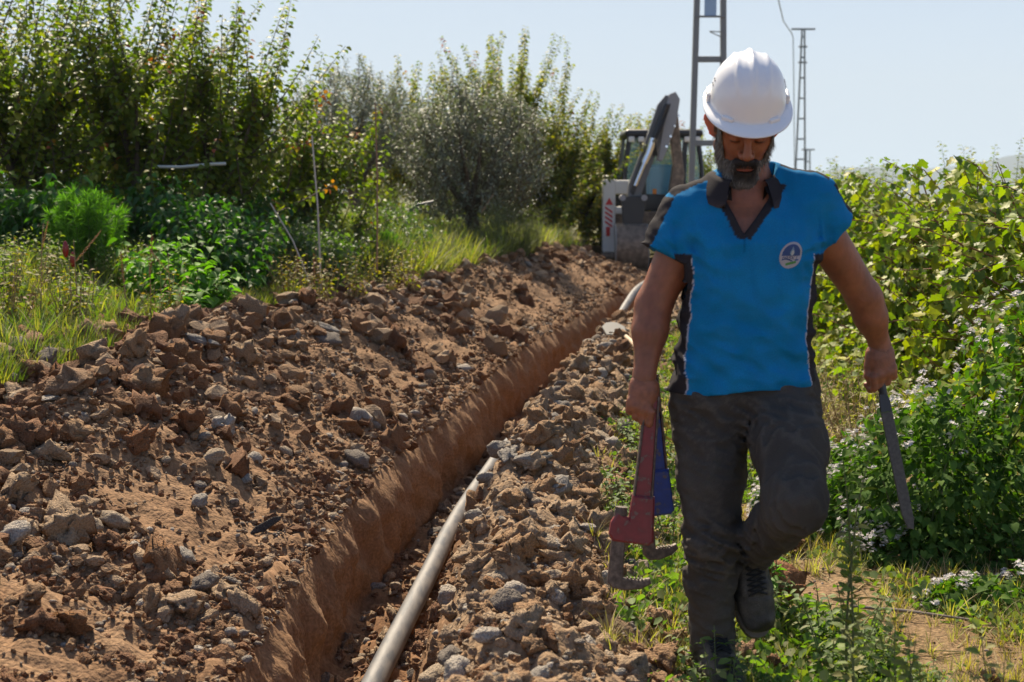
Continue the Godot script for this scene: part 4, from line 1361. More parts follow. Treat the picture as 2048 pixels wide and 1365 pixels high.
# extra(p, d) bends the field (folds, cuts); tint(p) colours the skin
func net(mb: MB, prs: Array, lo: Vector3, hi: Vector3, cell: float, extra: Callable, tint: Callable, to := Transform3D(), slack := 0.03) -> void:
	const B := 4
	var nb := Vector3i(((hi - lo) / (cell * B)).ceil())
	var n := nb * B + Vector3i.ONE
	var g := PackedFloat32Array()
	g.resize(n.x * n.y * n.z)
	g.fill(1e3)
	var id := PackedInt32Array()
	id.resize(n.x * n.y * n.z)
	id.fill(-1)
	var sy := n.x
	var sz := n.x * n.y
	var half := cell * B * 0.8661
	var live := []
	var maxf_ := 1.0
	for pr: Pr in prs: maxf_ = maxf(maxf_, pr.f)
	for bz in nb.z:
		for by in nb.y:
			for bx in nb.x:
				var c := lo + (Vector3(bx, by, bz) + Vector3.ONE * 0.5) * cell * B
				var near := []
				var ds := PackedFloat32Array()
				var least := 1e3
				for pr: Pr in prs:
					var d := pr.d(c)
					ds.append(d)
					if not pr.sub: least = minf(least, d)
				if least > half * maxf_ + slack: continue
				for i in prs.size():
					if prs[i].sub:
						if ds[i] < half * maxf_ + prs[i].k: near.append(prs[i])
					elif ds[i] < least + 2.0 * half * maxf_ + prs[i].k * 2.0: near.append(prs[i])
				var mid: float = extra.call(c, field(near, c))
				if absf(mid) > half * maxf_ + slack: 
					if mid > 0.0: continue
					# wholly inside
					for kz in B + 1:
						for ky in B + 1:
							for kx in B + 1:
								var q := bx * B + kx + (by * B + ky) * sy + (bz * B + kz) * sz
								if g[q] > 900.0: g[q] = -1.0
					continue
				live.append(Vector3i(bx, by, bz))
				for kz in B + 1:
					for ky in B + 1:
						for kx in B + 1:
							var i := Vector3i(bx * B + kx, by * B + ky, bz * B + kz)
							var q := i.x + i.y * sy + i.z * sz
							if g[q] > 900.0 or g[q] == -1.0:
								var p := lo + Vector3(i) * cell
								g[q] = extra.call(p, field(near, p))
	var off := [0, 1, sy, sy + 1, sz, sz + 1, sz + sy, sz + sy + 1]
	var corner := [Vector3(0, 0, 0), Vector3(1, 0, 0), Vector3(0, 1, 0), Vector3(1, 1, 0), Vector3(0, 0, 1), Vector3(1, 0, 1), Vector3(0, 1, 1), Vector3(1, 1, 1)]
	var edges := [[0, 1], [2, 3], [4, 5], [6, 7], [0, 2], [1, 3], [4, 6], [5, 7], [0, 4], [1, 5], [2, 6], [3, 7]]
	for b: Vector3i in live:
		for kz in B:
			for ky in B:
				for kx in B:
					var i := b * B + Vector3i(kx, ky, kz)
					var q := i.x + i.y * sy + i.z * sz
					var neg := 0
					for o in 8:
						if g[q + off[o]] < 0.0: neg += 1
					if neg == 0 or neg == 8: continue
					var sum := Vector3.ZERO
					var cnt := 0
					for e in edges:
						var u: float = g[q + off[e[0]]]
						var w: float = g[q + off[e[1]]]
						if (u < 0.0) != (w < 0.0):
							sum += corner[e[0]].lerp(corner[e[1]], u / (u - w))
							cnt += 1
					var p := lo + (Vector3(i) + sum / cnt) * cell
					id[q] = mb.vert(to * p, tint.call(p))
	var ax := [1, sy, sz]
	for b: Vector3i in live:
		for kz in B:
			for ky in B:
				for kx in B:
					var i := b * B + Vector3i(kx, ky, kz)
					var q := i.x + i.y * sy + i.z * sz
					if id[q] < 0: continue
					for e in 3:
						var u: int = ax[(e + 1) % 3]
						var w: int = ax[(e + 2) % 3]
						if i[(e + 1) % 3] == 0 or i[(e + 2) % 3] == 0: continue
						var s0 := g[q] < 0.0
						if s0 == (g[q + ax[e]] < 0.0): continue
						var a := id[q]; var bb := id[q - u]; var cc := id[q - u - w]; var dd := id[q - w]
						if bb < 0 or cc < 0 or dd < 0: continue
						if s0: mb.quad(a, dd, cc, bb)
						else: mb.quad(a, bb, cc, dd)

# ---------- the man ----------
const FOOT := Vector3(0.63, 0.0, -4.1)
func W(x: float, y: float, d: float) -> Vector3: return Vector3(x, y, -d) - FOOT

var n_cloth: FastNoiseLite
const SKIN := Color(0.275, 0.098, 0.048)

func build_man() -> void:
	n_cloth = noise(FastNoiseLite.TYPE_SIMPLEX, 1.0, 2, 71)
	var man := thing("person", "man in blue polo shirt walking with bowed head and tools in both hands", "person", FOOT)
	M.skin = mat("skin", Color.WHITE, 0.5, 0.0, true)
	M.skin.subsurf_scatter_enabled = true
	M.skin.subsurf_scatter_strength = 0.25
	M.skin.heightmap_enabled = true
	M.skin.uv1_triplanar = true
	M.skin.uv1_scale = Vector3.ONE * 6.0
	M.skin.heightmap_texture = grit_height
	M.skin.heightmap_scale = 0.06
	var cloth := noise(FastNoiseLite.TYPE_SIMPLEX, 0.3, 3, 9)
	var weave := noise_tex(cloth, 256, Color(0.78, 0.78, 0.78), Color.WHITE)
	M.shirt = mat("shirt cloth", Color.WHITE, 0.85, 0.0, true)
	M.jeans = mat("denim", Color.WHITE, 0.95, 0.0, true)
	for m in [M.shirt, M.jeans]:
		m.uv1_triplanar = true
		m.uv1_scale = Vector3.ONE * 3.0
		m.albedo_texture = weave
		m.heightmap_enabled = true
		m.heightmap_texture = weave
		m.heightmap_scale = 0.08
		m.metallic_specular = 0.2
	# skeleton
	var shR := W(0.495, 1.375, 4.13); var elR := W(0.412, 1.115, 4.13); var wrR := W(0.382, 0.915, 4.07)
	var shL := W(0.872, 1.405, 4.14); var elL := W(1.052, 1.13, 4.23); var wrL := W(1.112, 0.985, 4.27)
	var hipR := W(0.578, 0.84, 4.13); var knR := W(0.583, 0.445, 4.05); var anR := W(0.600, 0.09, 4.11)
	var hipL := W(0.785, 0.85, 4.13); var knL := W(0.772, 0.60, 3.80); var anL := W(0.700, 0.372, 4.13)
	# --- shirt ---
	var tb := []
	for r in [[0.83, 0.678, 0.228, 0.140, 4.13], [0.90, 0.678, 0.214, 0.140, 4.13], [1.0, 0.678, 0.193, 0.138, 4.125], [1.1, 0.682, 0.188, 0.138, 4.12], [1.2, 0.69, 0.191, 0.140, 4.12], [1.3, 0.692, 0.203, 0.138, 4.12], [1.37, 0.690, 0.200, 0.118, 4.13], [1.42, 0.685, 0.165, 0.092, 4.14], [1.46, 0.68, 0.105, 0.075, 4.15], [1.50, 0.68, 0.07, 0.062, 4.155]]:
		var w := W(r[1], r[0], r[4])
		tb.append([w.y, w.x, r[2], r[3], w.z])
	var torso := cap(Vector3.ZERO, Vector3.ONE, 0, 0, 0.05)
	torso.tb = tb
	var cuffR := W(0.440, 1.262, 4.125); var cuffL := W(0.938, 1.335, 4.165)
	var slR := cap(W(0.51, 1.378, 4.135), cuffR + (cuffR - shR) * 0.4, 0.078, 0.080, 0.05)
	var slL := cap(W(0.865, 1.422, 4.14), cuffL + (cuffL - shL) * 0.5, 0.075, 0.076, 0.05)
	var trR := cap(W(0.615, 1.462, 4.15), W(0.51, 1.392, 4.137), 0.052, 0.070, 0.03)
	var trL := cap(W(0.745, 1.478, 4.15), W(0.865, 1.432, 4.14), 0.052, 0.068, 0.03)
	var dirR := (cuffR - W(0.50, 1.375, 4.13)).normalized()
	var dirL := (cuffL - W(0.87, 1.40, 4.14)).normalized()
	var vneck := W(0.652, 1.325, 4.0)
	var hemL := W(0.45, 0.862, 4.1); var hemR := W(0.905, 0.893, 4.1)
	var shirt_cut := func(p: Vector3, d: float) -> float:
		# folds: slanting pulls across the belly, upright ones from the shoulders
		var f := 0.020 * (0.3 - absf(n_cloth.get_noise_3d(p.x * 2.5 - p.y * 4.0, p.y * 7.0 + p.x * 5.0, p.z * 3.0))) * smooth(1.28, 1.05, p.y)
		var armpit := exp(-pow((p.y - 1.25) / 0.08, 2.0)) * smooth(0.08, 0.17, absf(p.x - 0.055))
		f += 0.018 * armpit * (0.3 - absf(n_cloth.get_noise_3d(p.x * 12.0 + p.y * 10.0, p.y * 14.0 - absf(p.x) * 8.0, p.z * 4.0)))
		f += (0.011 - 0.007 * smooth(1.33, 1.40, p.y)) * n_cloth.get_noise_3d(p.x * 17.0 + p.y * 2.0, p.y * 2.0, p.z * 5.0 + 9.0) * smooth(1.05, 1.25, p.y)
		f += 0.006 * n_cloth.get_noise_3d(p.x * 9.0 + 30.0, p.y * 14.0, p.z * 9.0)
		d -= f
		var along_hem := lerpf(hemL.y, hemR.y, clampf((p.x - hemL.x) / (hemR.x - hemL.x), -0.2, 1.2)) + 0.004 * sin(p.x * 24.0)
		d = maxf(d, along_hem - p.y)
		d = maxf(d, (p - cuffR).dot(dirR) if p.y > 1.13 and p.x < W(0.50, 0, 0).x - (1.26 - p.y) * 0.12 else -1.0)
		d = maxf(d, (p - cuffL).dot(dirL) if p.y > 1.18 and p.x > W(0.872, 0, 0).x else -1.0)
		var dy := p.y - vneck.y
		var half := 0.62 * dy if dy < 0.1 else 0.062 + (dy - 0.1) * 0.15
		var wedge := maxf((absf(p.x - vneck.x - dy * 0.16) - half) * 0.8, -p.z - 0.0 + (0.062 if dy < 0.12 else 0.062 + (dy - 0.12) * 0.9) * 0.0 - 0.035)
		d = maxf(d, -wedge)
		return d
	var blue := Color(0.013, 0.235, 0.52)
	var grey := Color(0.043, 0.036, 0.041)
	var axR := [W(0.60, 1.455, 4.15), W(0.50, 1.39, 4.135), cuffR]
	var axL := [W(0.76, 1.46, 4.15), W(0.87, 1.41, 4.14), cuffL]
	var shirt_tint := func(p: Vector3) -> Color:
		for ax in [axR, axL]:
			var right: bool = ax[0].x < 0.05
			var out := Vector3(-0.80, 0.60, -0.12) if right else Vector3(0.62, 0.78, -0.2)
			for s in 2:
				var ab: Vector3 = ax[s + 1] - ax[s]
				var t: float = (p - ax[s]).dot(ab) / ab.length_squared()
				if t < -0.1 or t > 1.1: continue
				var v: Vector3 = p - ax[s] - ab * t
				v -= ab * v.dot(ab) / ab.length_squared()
				if v.length() > 0.05 or s == 0:
					var q := v.normalized().dot(out.normalized())
					if q > (0.58 if right else 0.76): return grey
		var dy := p.y - vneck.y
		if p.z > 0.0 and dy > -0.05:
			var half := 0.62 * dy
			if dy > -0.012 and absf(p.x - vneck.x - dy * 0.16) < half + 0.026 and dy < 0.14: return grey
			if dy <= 0.0 and absf(p.x - vneck.x) < 0.004: return blue * 0.6
		# side panels with a pale piping
		var i := 0
		while i < tb.size() - 2 and p.y > tb[i + 1][0]: i += 1
		var t := clampf((p.y - tb[i][0]) / (tb[i + 1][0] - tb[i][0]), 0.0, 1.0)
		var x: float = (p.x - lerpf(tb[i][1], tb[i + 1][1], t)) / lerpf(tb[i][2], tb[i + 1][2], t)
		var wob := 0.020 * n_cloth.get_noise_2d(p.y * 13.0, 4.0 if x > 0 else 0.0) 
		var edge := absf(x) + wob + (0.10 * smooth(0.98, 0.88, p.y) if x < 0.0 else 0.0) - (0.05 if x < 0.0 else -0.02)
		if p.y < W(0, 1.27, 0).y and absf(x) < 1.16:
			if edge > 0.875: return grey
			if edge > 0.862: return Color(0.55, 0.52, 0.55)
		return blue * (0.92 + 0.16 * n_cloth.get_noise_3d(p.x * 6, p.y * 6, 0))
	var mb := MB.new()
	net(mb, [torso, slR, slL, trR, trL], W(0.33, 0.80, 4.32), W(1.06, 1.56, 3.92), 0.006, shirt_cut, shirt_tint)
	var shirt := put("polo_shirt", mb.mesh(), M.shirt, man)
	shirt.set_meta("label", "bright blue short-sleeved polo shirt with dark grey shoulder and side panels")
	# hem band
	# --- collar ---
	mb = MB.new()
	var nk := W(0.668, 1.450, 4.130)
	var rows := 30
	for i in rows + 1:
		var t := i / float(rows)
		var a := lerpf(-2.60, 2.60, t)     # 0 is the nape
		var open := smooth(1.5, 2.6, absf(a))
		var o := Vector3(sin(a), 0, -cos(a))
		var c := nk + Vector3(0, -0.020 * open, 0.010 * open)
		var prof := [[0.080, 0.048, 0.0], [0.086, 0.054, 0.003], [0.098, 0.042, 0.004], [0.115 + 0.005 * open, 0.008 - 0.012 * open, 0.004], [0.1195 + 0.008 * open, -0.006 - 0.022 * open, 0.0], [0.112 + 0.006 * open, 0.004 - 0.016 * open, -0.002], [0.086, 0.034, -0.002], [0.078, -0.01, 0.0]]
		for q in prof:
			var r: float = q[0] * (1.0 + 0.05 * sin(a * 5.0) * open)
			var tip: bool = absf(q[1]) < 0.06 and q[0] > 0.1145
			mb.vert(c + Vector3(o.x * r * 1.06, q[1] - 0.012 * cos(a) * 0.0 + 0.006 * cos(a), o.z * r * 0.90), grey * 1.9 if tip and q[2] < 0.003 else grey)
	for i in rows:
		for k in 7:
			var q := i * 8 + k
			var mid := (mb.v[q] + mb.v[q + 1] + mb.v[q + 8]) / 3.0
			mb.quad(q, q + 8, q + 9, q + 1)
	put("collar", mb.mesh(), M.shirt, man).set_meta("label", "dark grey turned-down shirt collar with a pale edge")
	# --- chest emblem ---
	var img := Image.create(128, 160, false, Image.FORMAT_RGBA8)
	draw_emblem(img)
	var em := mat("printed emblem", Color.WHITE, 0.7)
	em.albedo_texture = ImageTexture.create_from_image(img)
	em.transparency = BaseMaterial3D.TRANSPARENCY_ALPHA_SCISSOR
	em.alpha_scissor_threshold = 0.5
	mb = MB.new()
	var ec := W(0.782, 1.268, 0.0)
	for j in 13:
		for i in 11:
			var px := (i / 10.0 - 0.5) * 0.066 + (0.5 - j / 12.0) * 0.014
			var py := (0.5 - j / 12.0) * 0.076
			var p := Vector3(ec.x + px, ec.y + py, 0.2)
			for s in 40:
				var dd: float = shirt_cut.call(p, field([torso, slR, slL, trR, trL], p))
				if dd < 0.0015: break
				p.z -= maxf(0.0004, dd * 0.5)
			mb.vert(p, Color.WHITE, Vector2(i / 10.0, j / 12.0))
	for j in 12:
		for i in 10:
			var q := j * 11 + i
			mb.quad_out(q, q + 1, q + 12, q + 11, Vector3(0, 0, 1))
	put("emblem", mb.mesh(), em, man).set_meta("label", "round printed emblem with a drop of water on the chest")
	# --- jeans ---
	var shinL := (anL - knL).normalized()
	var jn := [cap(W(0.605, 0.865, 4.135), W(0.765, 0.875, 4.135), 0.118, 0.118, 0.05), cap(hipR, W(0.580, 0.62, 4.09), 0.112, 0.095, 0.05), cap(W(0.580, 0.62, 4.09), knR, 0.095, 0.077, 0.03), cap(knR, W(0.583, 0.30, 4.08), 0.077, 0.071, 0.03), cap(W(0.583, 0.30, 4.08), anR, 0.071, 0.061, 0.02),
		cap(hipL, W(0.782, 0.73, 3.96), 0.112, 0.098, 0.05), cap(W(0.782, 0.73, 3.96), knL, 0.098, 0.078, 0.04), cap(knL, knL.lerp(anL, 0.45), 0.078, 0.070, 0.03), cap(knL.lerp(anL, 0.45), anL, 0.070, 0.058, 0.02)]
	var jeans_cut := func(p: Vector3, d: float) -> float:
		var left := p.x > W(0.68, 0, 0).x and p.y < 0.80
		var f := 0.0
		if not left:
			var knee := exp(-pow((p.y - 0.40) / 0.10, 2.0)) + 0.9 * exp(-pow((p.y - 0.10) / 0.07, 2.0)) + 0.35 * exp(-pow((p.y - 0.80) / 0.12, 2.0))
			f = (0.009 + 0.028 * knee) * (0.35 - absf(n_cloth.get_noise_3d(p.x * 6.0, p.y * 22.0 + p.x * 8.0, p.z * 6.0)))
			f += 0.004 * n_cloth.get_noise_3d(p.x * 12.0 + 7.0, p.y * 8.0, p.z * 12.0)
		else:
			var s := (p - knL).dot(shinL)
			f = 0.026 * (0.35 - absf(n_cloth.get_noise_3d(p.x * 7.0, s * 17.0 + p.y * 6.0, p.z * 7.0)))
			f += 0.004 * n_cloth.get_noise_3d(p.x * 14.0, p.y * 14.0, p.z * 9.0)
		d -= f
		d = maxf(d, p.y - 0.935)
		if p.x < W(0.69, 0, 0).x: d = maxf(d, 0.052 + 0.008 * sin(p.x * 40.0 + p.z * 25.0) - p.y)
		if left: d = maxf(d, (p - anL).dot(shinL) - 0.035)
		# the fly seam
		if p.z > 0.03 and p.y > 0.72: d += 0.003 * exp(-pow((p.x - W(0.664, 0, 0).x - (0.86 - p.y) * 0.12) / 0.005, 2.0))
		return d
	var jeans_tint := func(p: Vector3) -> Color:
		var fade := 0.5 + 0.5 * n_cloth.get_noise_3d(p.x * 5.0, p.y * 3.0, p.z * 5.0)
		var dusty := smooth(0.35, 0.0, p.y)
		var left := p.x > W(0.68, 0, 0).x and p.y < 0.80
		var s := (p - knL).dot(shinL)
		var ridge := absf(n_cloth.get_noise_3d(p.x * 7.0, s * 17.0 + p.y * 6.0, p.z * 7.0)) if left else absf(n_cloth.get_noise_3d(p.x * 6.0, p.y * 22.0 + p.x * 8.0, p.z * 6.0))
		var worn := smooth(0.16, 0.02, ridge) * (0.35 + 0.65 * exp(-pow((p.y - 0.40) / 0.14, 2.0)) + 0.5 * exp(-pow((p.y - 0.80) / 0.1, 2.0)))  # not only wear: fold ridges painted lighter, standing in for light on the creases
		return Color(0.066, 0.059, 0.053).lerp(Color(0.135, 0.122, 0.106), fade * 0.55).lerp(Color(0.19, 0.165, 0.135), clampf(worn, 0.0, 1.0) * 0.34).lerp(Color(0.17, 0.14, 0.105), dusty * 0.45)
	mb = MB.new()
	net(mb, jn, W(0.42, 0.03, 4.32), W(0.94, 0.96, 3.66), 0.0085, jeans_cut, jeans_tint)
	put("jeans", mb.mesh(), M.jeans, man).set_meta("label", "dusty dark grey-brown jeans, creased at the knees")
	# --- body: one skin from head to feet ---
	var neck_tb := torso.tb.duplicate(true)
	for r in neck_tb:
		var thin := lerpf(0.040, 0.011, smooth(1.22, 1.34, r[0]))
		r[2] -= thin; r[3] -= thin
	var inner := cap(Vector3.ZERO, Vector3.ONE, 0, 0, 0.03)
	inner.tb = neck_tb
	var hd := W(0.664, 1.632, 4.10)
	var arms := [inner, cap(W(0.675, 1.40, 4.15), hd + Vector3(0, -0.02, -0.015), 0.070, 0.064, 0.04),
		cap(W(0.52, 1.36, 4.135), elR, 0.068, 0.050, 0.05), cap(elR, elR.lerp(wrR, 0.35), 0.049, 0.049, 0.03), cap(elR.lerp(wrR, 0.35), wrR, 0.048, 0.031, 0.03), cap(wrR, wrR + Vector3(-0.004, -0.035, 0.005), 0.030, 0.034, 0.02, Vector3(0, 0, 1), 1.25),
		cap(W(0.86, 1.39, 4.14), elL, 0.066, 0.049, 0.05), cap(elL, elL.lerp(wrL, 0.4), 0.047, 0.046, 0.03), cap(elL.lerp(wrL, 0.4), wrL, 0.045, 0.030, 0.03), cap(wrL, wrL + Vector3(0.002, -0.035, 0.01), 0.029, 0.033, 0.02, Vector3(0, 0, 1), 1.25),
		cap(hipR, knR, 0.080, 0.056, 0.03), cap(knR, anR, 0.056, 0.038, 0.03), cap(hipL, knL, 0.080, 0.056, 0.03), cap(knL, anL, 0.056, 0.038, 0.03), cap(anR, anR + Vector3(0.006, -0.045, 0.05), 0.034, 0.026, 0.02), cap(anL, anL + Vector3(0.012, -0.09, 0.01), 0.030, 0.022, 0.02)]
	var skin_tint := func(p: Vector3) -> Color:
		var c := SKIN * (0.9 + 0.25 * n_cloth.get_noise_3d(p.x * 9, p.y * 9, p.z * 9) + 0.16 * n_cloth.get_noise_3d(p.x * 45, p.y * 30, p.z * 45))
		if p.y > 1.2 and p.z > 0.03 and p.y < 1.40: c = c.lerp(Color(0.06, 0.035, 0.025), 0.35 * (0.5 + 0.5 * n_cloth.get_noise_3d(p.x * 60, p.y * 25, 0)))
		return c
	var plain := func(p: Vector3, d: float) -> float: return d
	mb = MB.new()
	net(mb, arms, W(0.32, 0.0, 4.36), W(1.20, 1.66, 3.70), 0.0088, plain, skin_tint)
	# head
	var turn := Basis(Vector3.BACK, -0.025) * Basis(Vector3.UP, -0.03) * Basis(Vector3.RIGHT, deg_to_rad(29.0))
	var hx := Transform3D(turn * Basis.from_scale(Vector3.ONE * 1.04), hd)
	var face := head_prims()
	net(mb, face, Vector3(-0.115, -0.17, -0.14), Vector3(0.115, 0.17, 0.15), 0.0042, plain, func(p: Vector3) -> Color: return face_tint(p), hx, 0.02)
	# hands
	hand(mb, wrR, W(0.372, 0.832, 4.045), W(0.402, 0.81, 4.075), 1.0)
	hand(mb, wrL, W(1.118, 0.905, 4.25), W(1.100, 0.885, 4.275), -1.0)
	put("body", mb.mesh(), M.skin, man)
	beard(man, hx, face)
	hat(hx)
	boots(man, anR, anL, knL)

func head_prims() -> Array:
	var o := [cap(Vector3(0, 0.045, -0.035), Vector3(0, 0.05, 0.025), 0.079, 0.076, 0.02), cap(Vector3(0, -0.02, 0.02), Vector3(0, -0.062, 0.036), 0.064, 0.052, 0.03), cap(Vector3(-0.028, 0.04, 0.058), Vector3(0.028, 0.04, 0.058), 0.036, 0.036, 0.02)]
	for s in [-1.0, 1.0]:
		o.append(cap(Vector3(s * 0.046, -0.016, 0.05), Vector3(s * 0.036, -0.03, 0.06), 0.026, 0.022, 0.025))     # cheek
		o.append(cap(Vector3(s * 0.055, -0.06, 0.0), Vector3(s * 0.018, -0.115, 0.062), 0.026, 0.024, 0.025))     # jaw
		o.append(cap(Vector3(s * 0.014, 0.022, 0.091), Vector3(s * 0.048, 0.020, 0.076), 0.011, 0.010, 0.014))  # brow
		o.append(minus(cap(Vector3(s * 0.033, 0.001, 0.104), Vector3(s * 0.036, 0.001, 0.100), 0.018, 0.018, 0.014)))   # eye socket
		o.append(cap(Vector3(s * 0.032, 0.001, 0.079), Vector3(s * 0.035, 0.001, 0.078), 0.0135, 0.0135, 0.005))  # lid
	o.append(cap(Vector3(0, 0.016, 0.090), Vector3(0, -0.036, 0.116), 0.008, 0.0125, 0.014))     # nose
	for s in [-1.0, 1.0]: o.append(cap(Vector3(s * 0.012, -0.042, 0.103), Vector3(s * 0.015, -0.041, 0.094), 0.0095, 0.008, 0.008))
	o.append(cap(Vector3(-0.018, -0.074, 0.089), Vector3(0.018, -0.074, 0.089), 0.0065, 0.0065, 0.006))
	o.append(cap(Vector3(-0.017, -0.084, 0.089), Vector3(0.017, -0.084, 0.089), 0.0085, 0.0085, 0.006))
	o.append(cap(Vector3(0, -0.122, 0.070), Vector3(0, -0.118, 0.066), 0.024, 0.024, 0.02))
	for s in [-1.0, 1.0]:   # ears stand out
		var n := Vector3(s * 0.72, 0.0, -0.69).normalized()
		o.append(cap(Vector3(s * 0.092, 0.012, -0.012), Vector3(s * 0.083, -0.022, -0.004), 0.023, 0.016, 0.006, Vector3(s * 0.5, 0, 0.86).normalized(), 3.6))
		o.append(minus(cap(Vector3(s * 0.091, 0.004, 0.006), Vector3(s * 0.086, -0.010, 0.006), 0.009, 0.007, 0.005)))
		o.append(cap(Vector3(s * 0.076, 0.0, -0.008), Vector3(s * 0.070, -0.02, -0.002), 0.014, 0.012, 0.008))
	return o

func face_tint(p: Vector3) -> Color:
	var c := SKIN * (0.95 + 0.2 * n_cloth.get_noise_3d(p.x * 30, p.y * 30, p.z * 30))
	if p.z > 0.05:
		var ax := absf(p.x)
		var by := 0.030 - 0.004 * pow((ax - 0.032) / 0.02, 2.0)
		if ax > 0.010 and ax < 0.056 and absf(p.y - by) < 0.0058: return Color(0.02, 0.015, 0.012)
		if ax > 0.019 and ax < 0.047 and absf(p.y + 0.004 - 0.10 * (ax - 0.033)) < 0.0026: return Color(0.03, 0.018, 0.014)
		if absf(p.y + 0.079) < 0.0022 and ax < 0.022: return Color(0.09, 0.02, 0.015)
		if p.y < -0.069 and p.y > -0.092 and ax < 0.022: return Color(0.33, 0.10, 0.075)
		if p.y < -0.03: c = c.lerp(Color(0.40, 0.13, 0.08), 0.0)
	elif absf(p.x) < 0.084 and (p.y > -0.02 and absf(p.x) > 0.055 and p.z > 0.0 or p.z < -0.03 and p.y > -0.06):
		return c.lerp(Color(0.035, 0.028, 0.024), 0.75)
	if absf(p.x) > 0.082: c = Color(0.42, 0.13, 0.08)
	return c

func beard(man: Node3D, hx: Transform3D, face: Array) -> void:
	var n := noise(FastNoiseLite.TYPE_SIMPLEX, 70.0, 2, 5)
	var cut := func(p: Vector3, d: float) -> float:
		var ax := absf(p.x)
		# where it grows: below a line from the ear to the moustache, round the mouth and under the chin
		var line := -0.060 - 0.25 * ax
		if ax > 0.052: line += (ax - 0.052) * 5.5
		var top := p.y - line - 0.004 * n.get_noise_3d(p.x * 0.6, p.y * 0.6, p.z * 0.6)
		var mouth := 0.0
		var e := Vector2(p.x / 0.027, (p.y + 0.080) / 0.0125).length() - 1.0
		var thick := 0.0055 + 0.011 * smooth(-0.09, -0.14, p.y) + 0.003 * smooth(0.05, 0.02, ax)
		thick *= smooth(0.012, -0.02, top) 
		var dd := d - thick - 0.0028 * n.get_noise_3d(p.x, p.y * 0.35, p.z)
		dd = maxf(dd, top * 0.6)
		if p.z > 0.06: dd = maxf(dd, -e * 0.010)
		dd = maxf(dd, -0.004 - p.z - 0.03 * smooth(-0.06, -0.02, p.y) + (0.02 if p.y < -0.05 else 0.0))
		dd = maxf(dd, ax - 0.076)
		return dd
	var tone := func(p: Vector3) -> Color:
		var ax := absf(p.x)
		var dark := smooth(0.042, 0.024, ax) * smooth(-0.128, -0.105, p.y) * smooth(0.03, 0.06, p.z)
		var g := 0.5 + 0.5 * n.get_noise_3d(p.x * 2.6, p.y * 1.2, p.z * 2.6)
		var grey := Color(0.06, 0.055, 0.05).lerp(Color(0.18, 0.168, 0.152), smooth(0.2, 0.8, g) * 0.6)
		return grey.lerp(Color(0.016, 0.013, 0.011), dark)
	var no_ears := []
	for pr: Pr in face:
		if absf(pr.a.x) < 0.07: no_ears.append(pr)
	var mb := MB.new()
	net(mb, no_ears, Vector3(-0.10, -0.19, -0.04), Vector3(0.10, 0.06, 0.14), 0.0036, cut, tone, hx, 0.03)
	# moustache
	var ms := []
	for s in [-1.0, 1.0]:
		ms.append(cap(Vector3(s * 0.004, -0.058, 0.104), Vector3(s * 0.026, -0.064, 0.094), 0.0095, 0.009, 0.008))
		ms.append(cap(Vector3(s * 0.026, -0.064, 0.094), Vector3(s * 0.036, -0.090, 0.080), 0.009, 0.008, 0.008))
	net(mb, ms, Vector3(-0.06, -0.11, 0.05), Vector3(0.06, -0.03, 0.13), 0.0032, func(p: Vector3, d: float) -> float: return d - 0.002 * n.get_noise_3d(p.x * 1.3, p.y * 0.4, p.z), func(p: Vector3) -> Color: return Color(0.018, 0.014, 0.012), hx, 0.01)
	var m := mat("beard hair", Color.WHITE, 0.75, 0.0, true)
	var b := put("beard", mb.mesh(), m, man)
	b.set_meta("label", "trimmed beard, grey at the sides, dark round the mouth")
	# single hairs that break up the outline
	var hair := MB.new()
	hair.face([Vector3(-0.0007, 0, 0), Vector3(0.0007, 0, 0), Vector3(0.0, 0, 0.015)], Vector3.UP)
	var where := []
	var tint := []
	var bm: MB = mb
	for k in 7000:
		var q := rng.randi() % bm.v.size()
		var p := hx.affine_inverse() * bm.v[q]
		if p.y > -0.02: continue
		var o := (p - Vector3(0, -0.03, 0.01)).normalized()
		where.append(aim(turn_dir(hx, o * 0.6 + Vector3.DOWN * 0.9 + rdir() * 0.35), rf(0, TAU), rf(0.6, 1.3), bm.v[q]))
		var c: Color = tone.call(p)
		tint.append(c * 1.2 if rng.randf() < 0.5 or c.r < 0.04 else Color(0.28, 0.262, 0.24) * rf(0.6, 1.2))
	many("beard_hairs", hair.mesh(), m, where, tint, man).set_meta("kind", "stuff")

func turn_dir(t: Transform3D, v: Vector3) -> Vector3: return (t.basis * v).normalized()

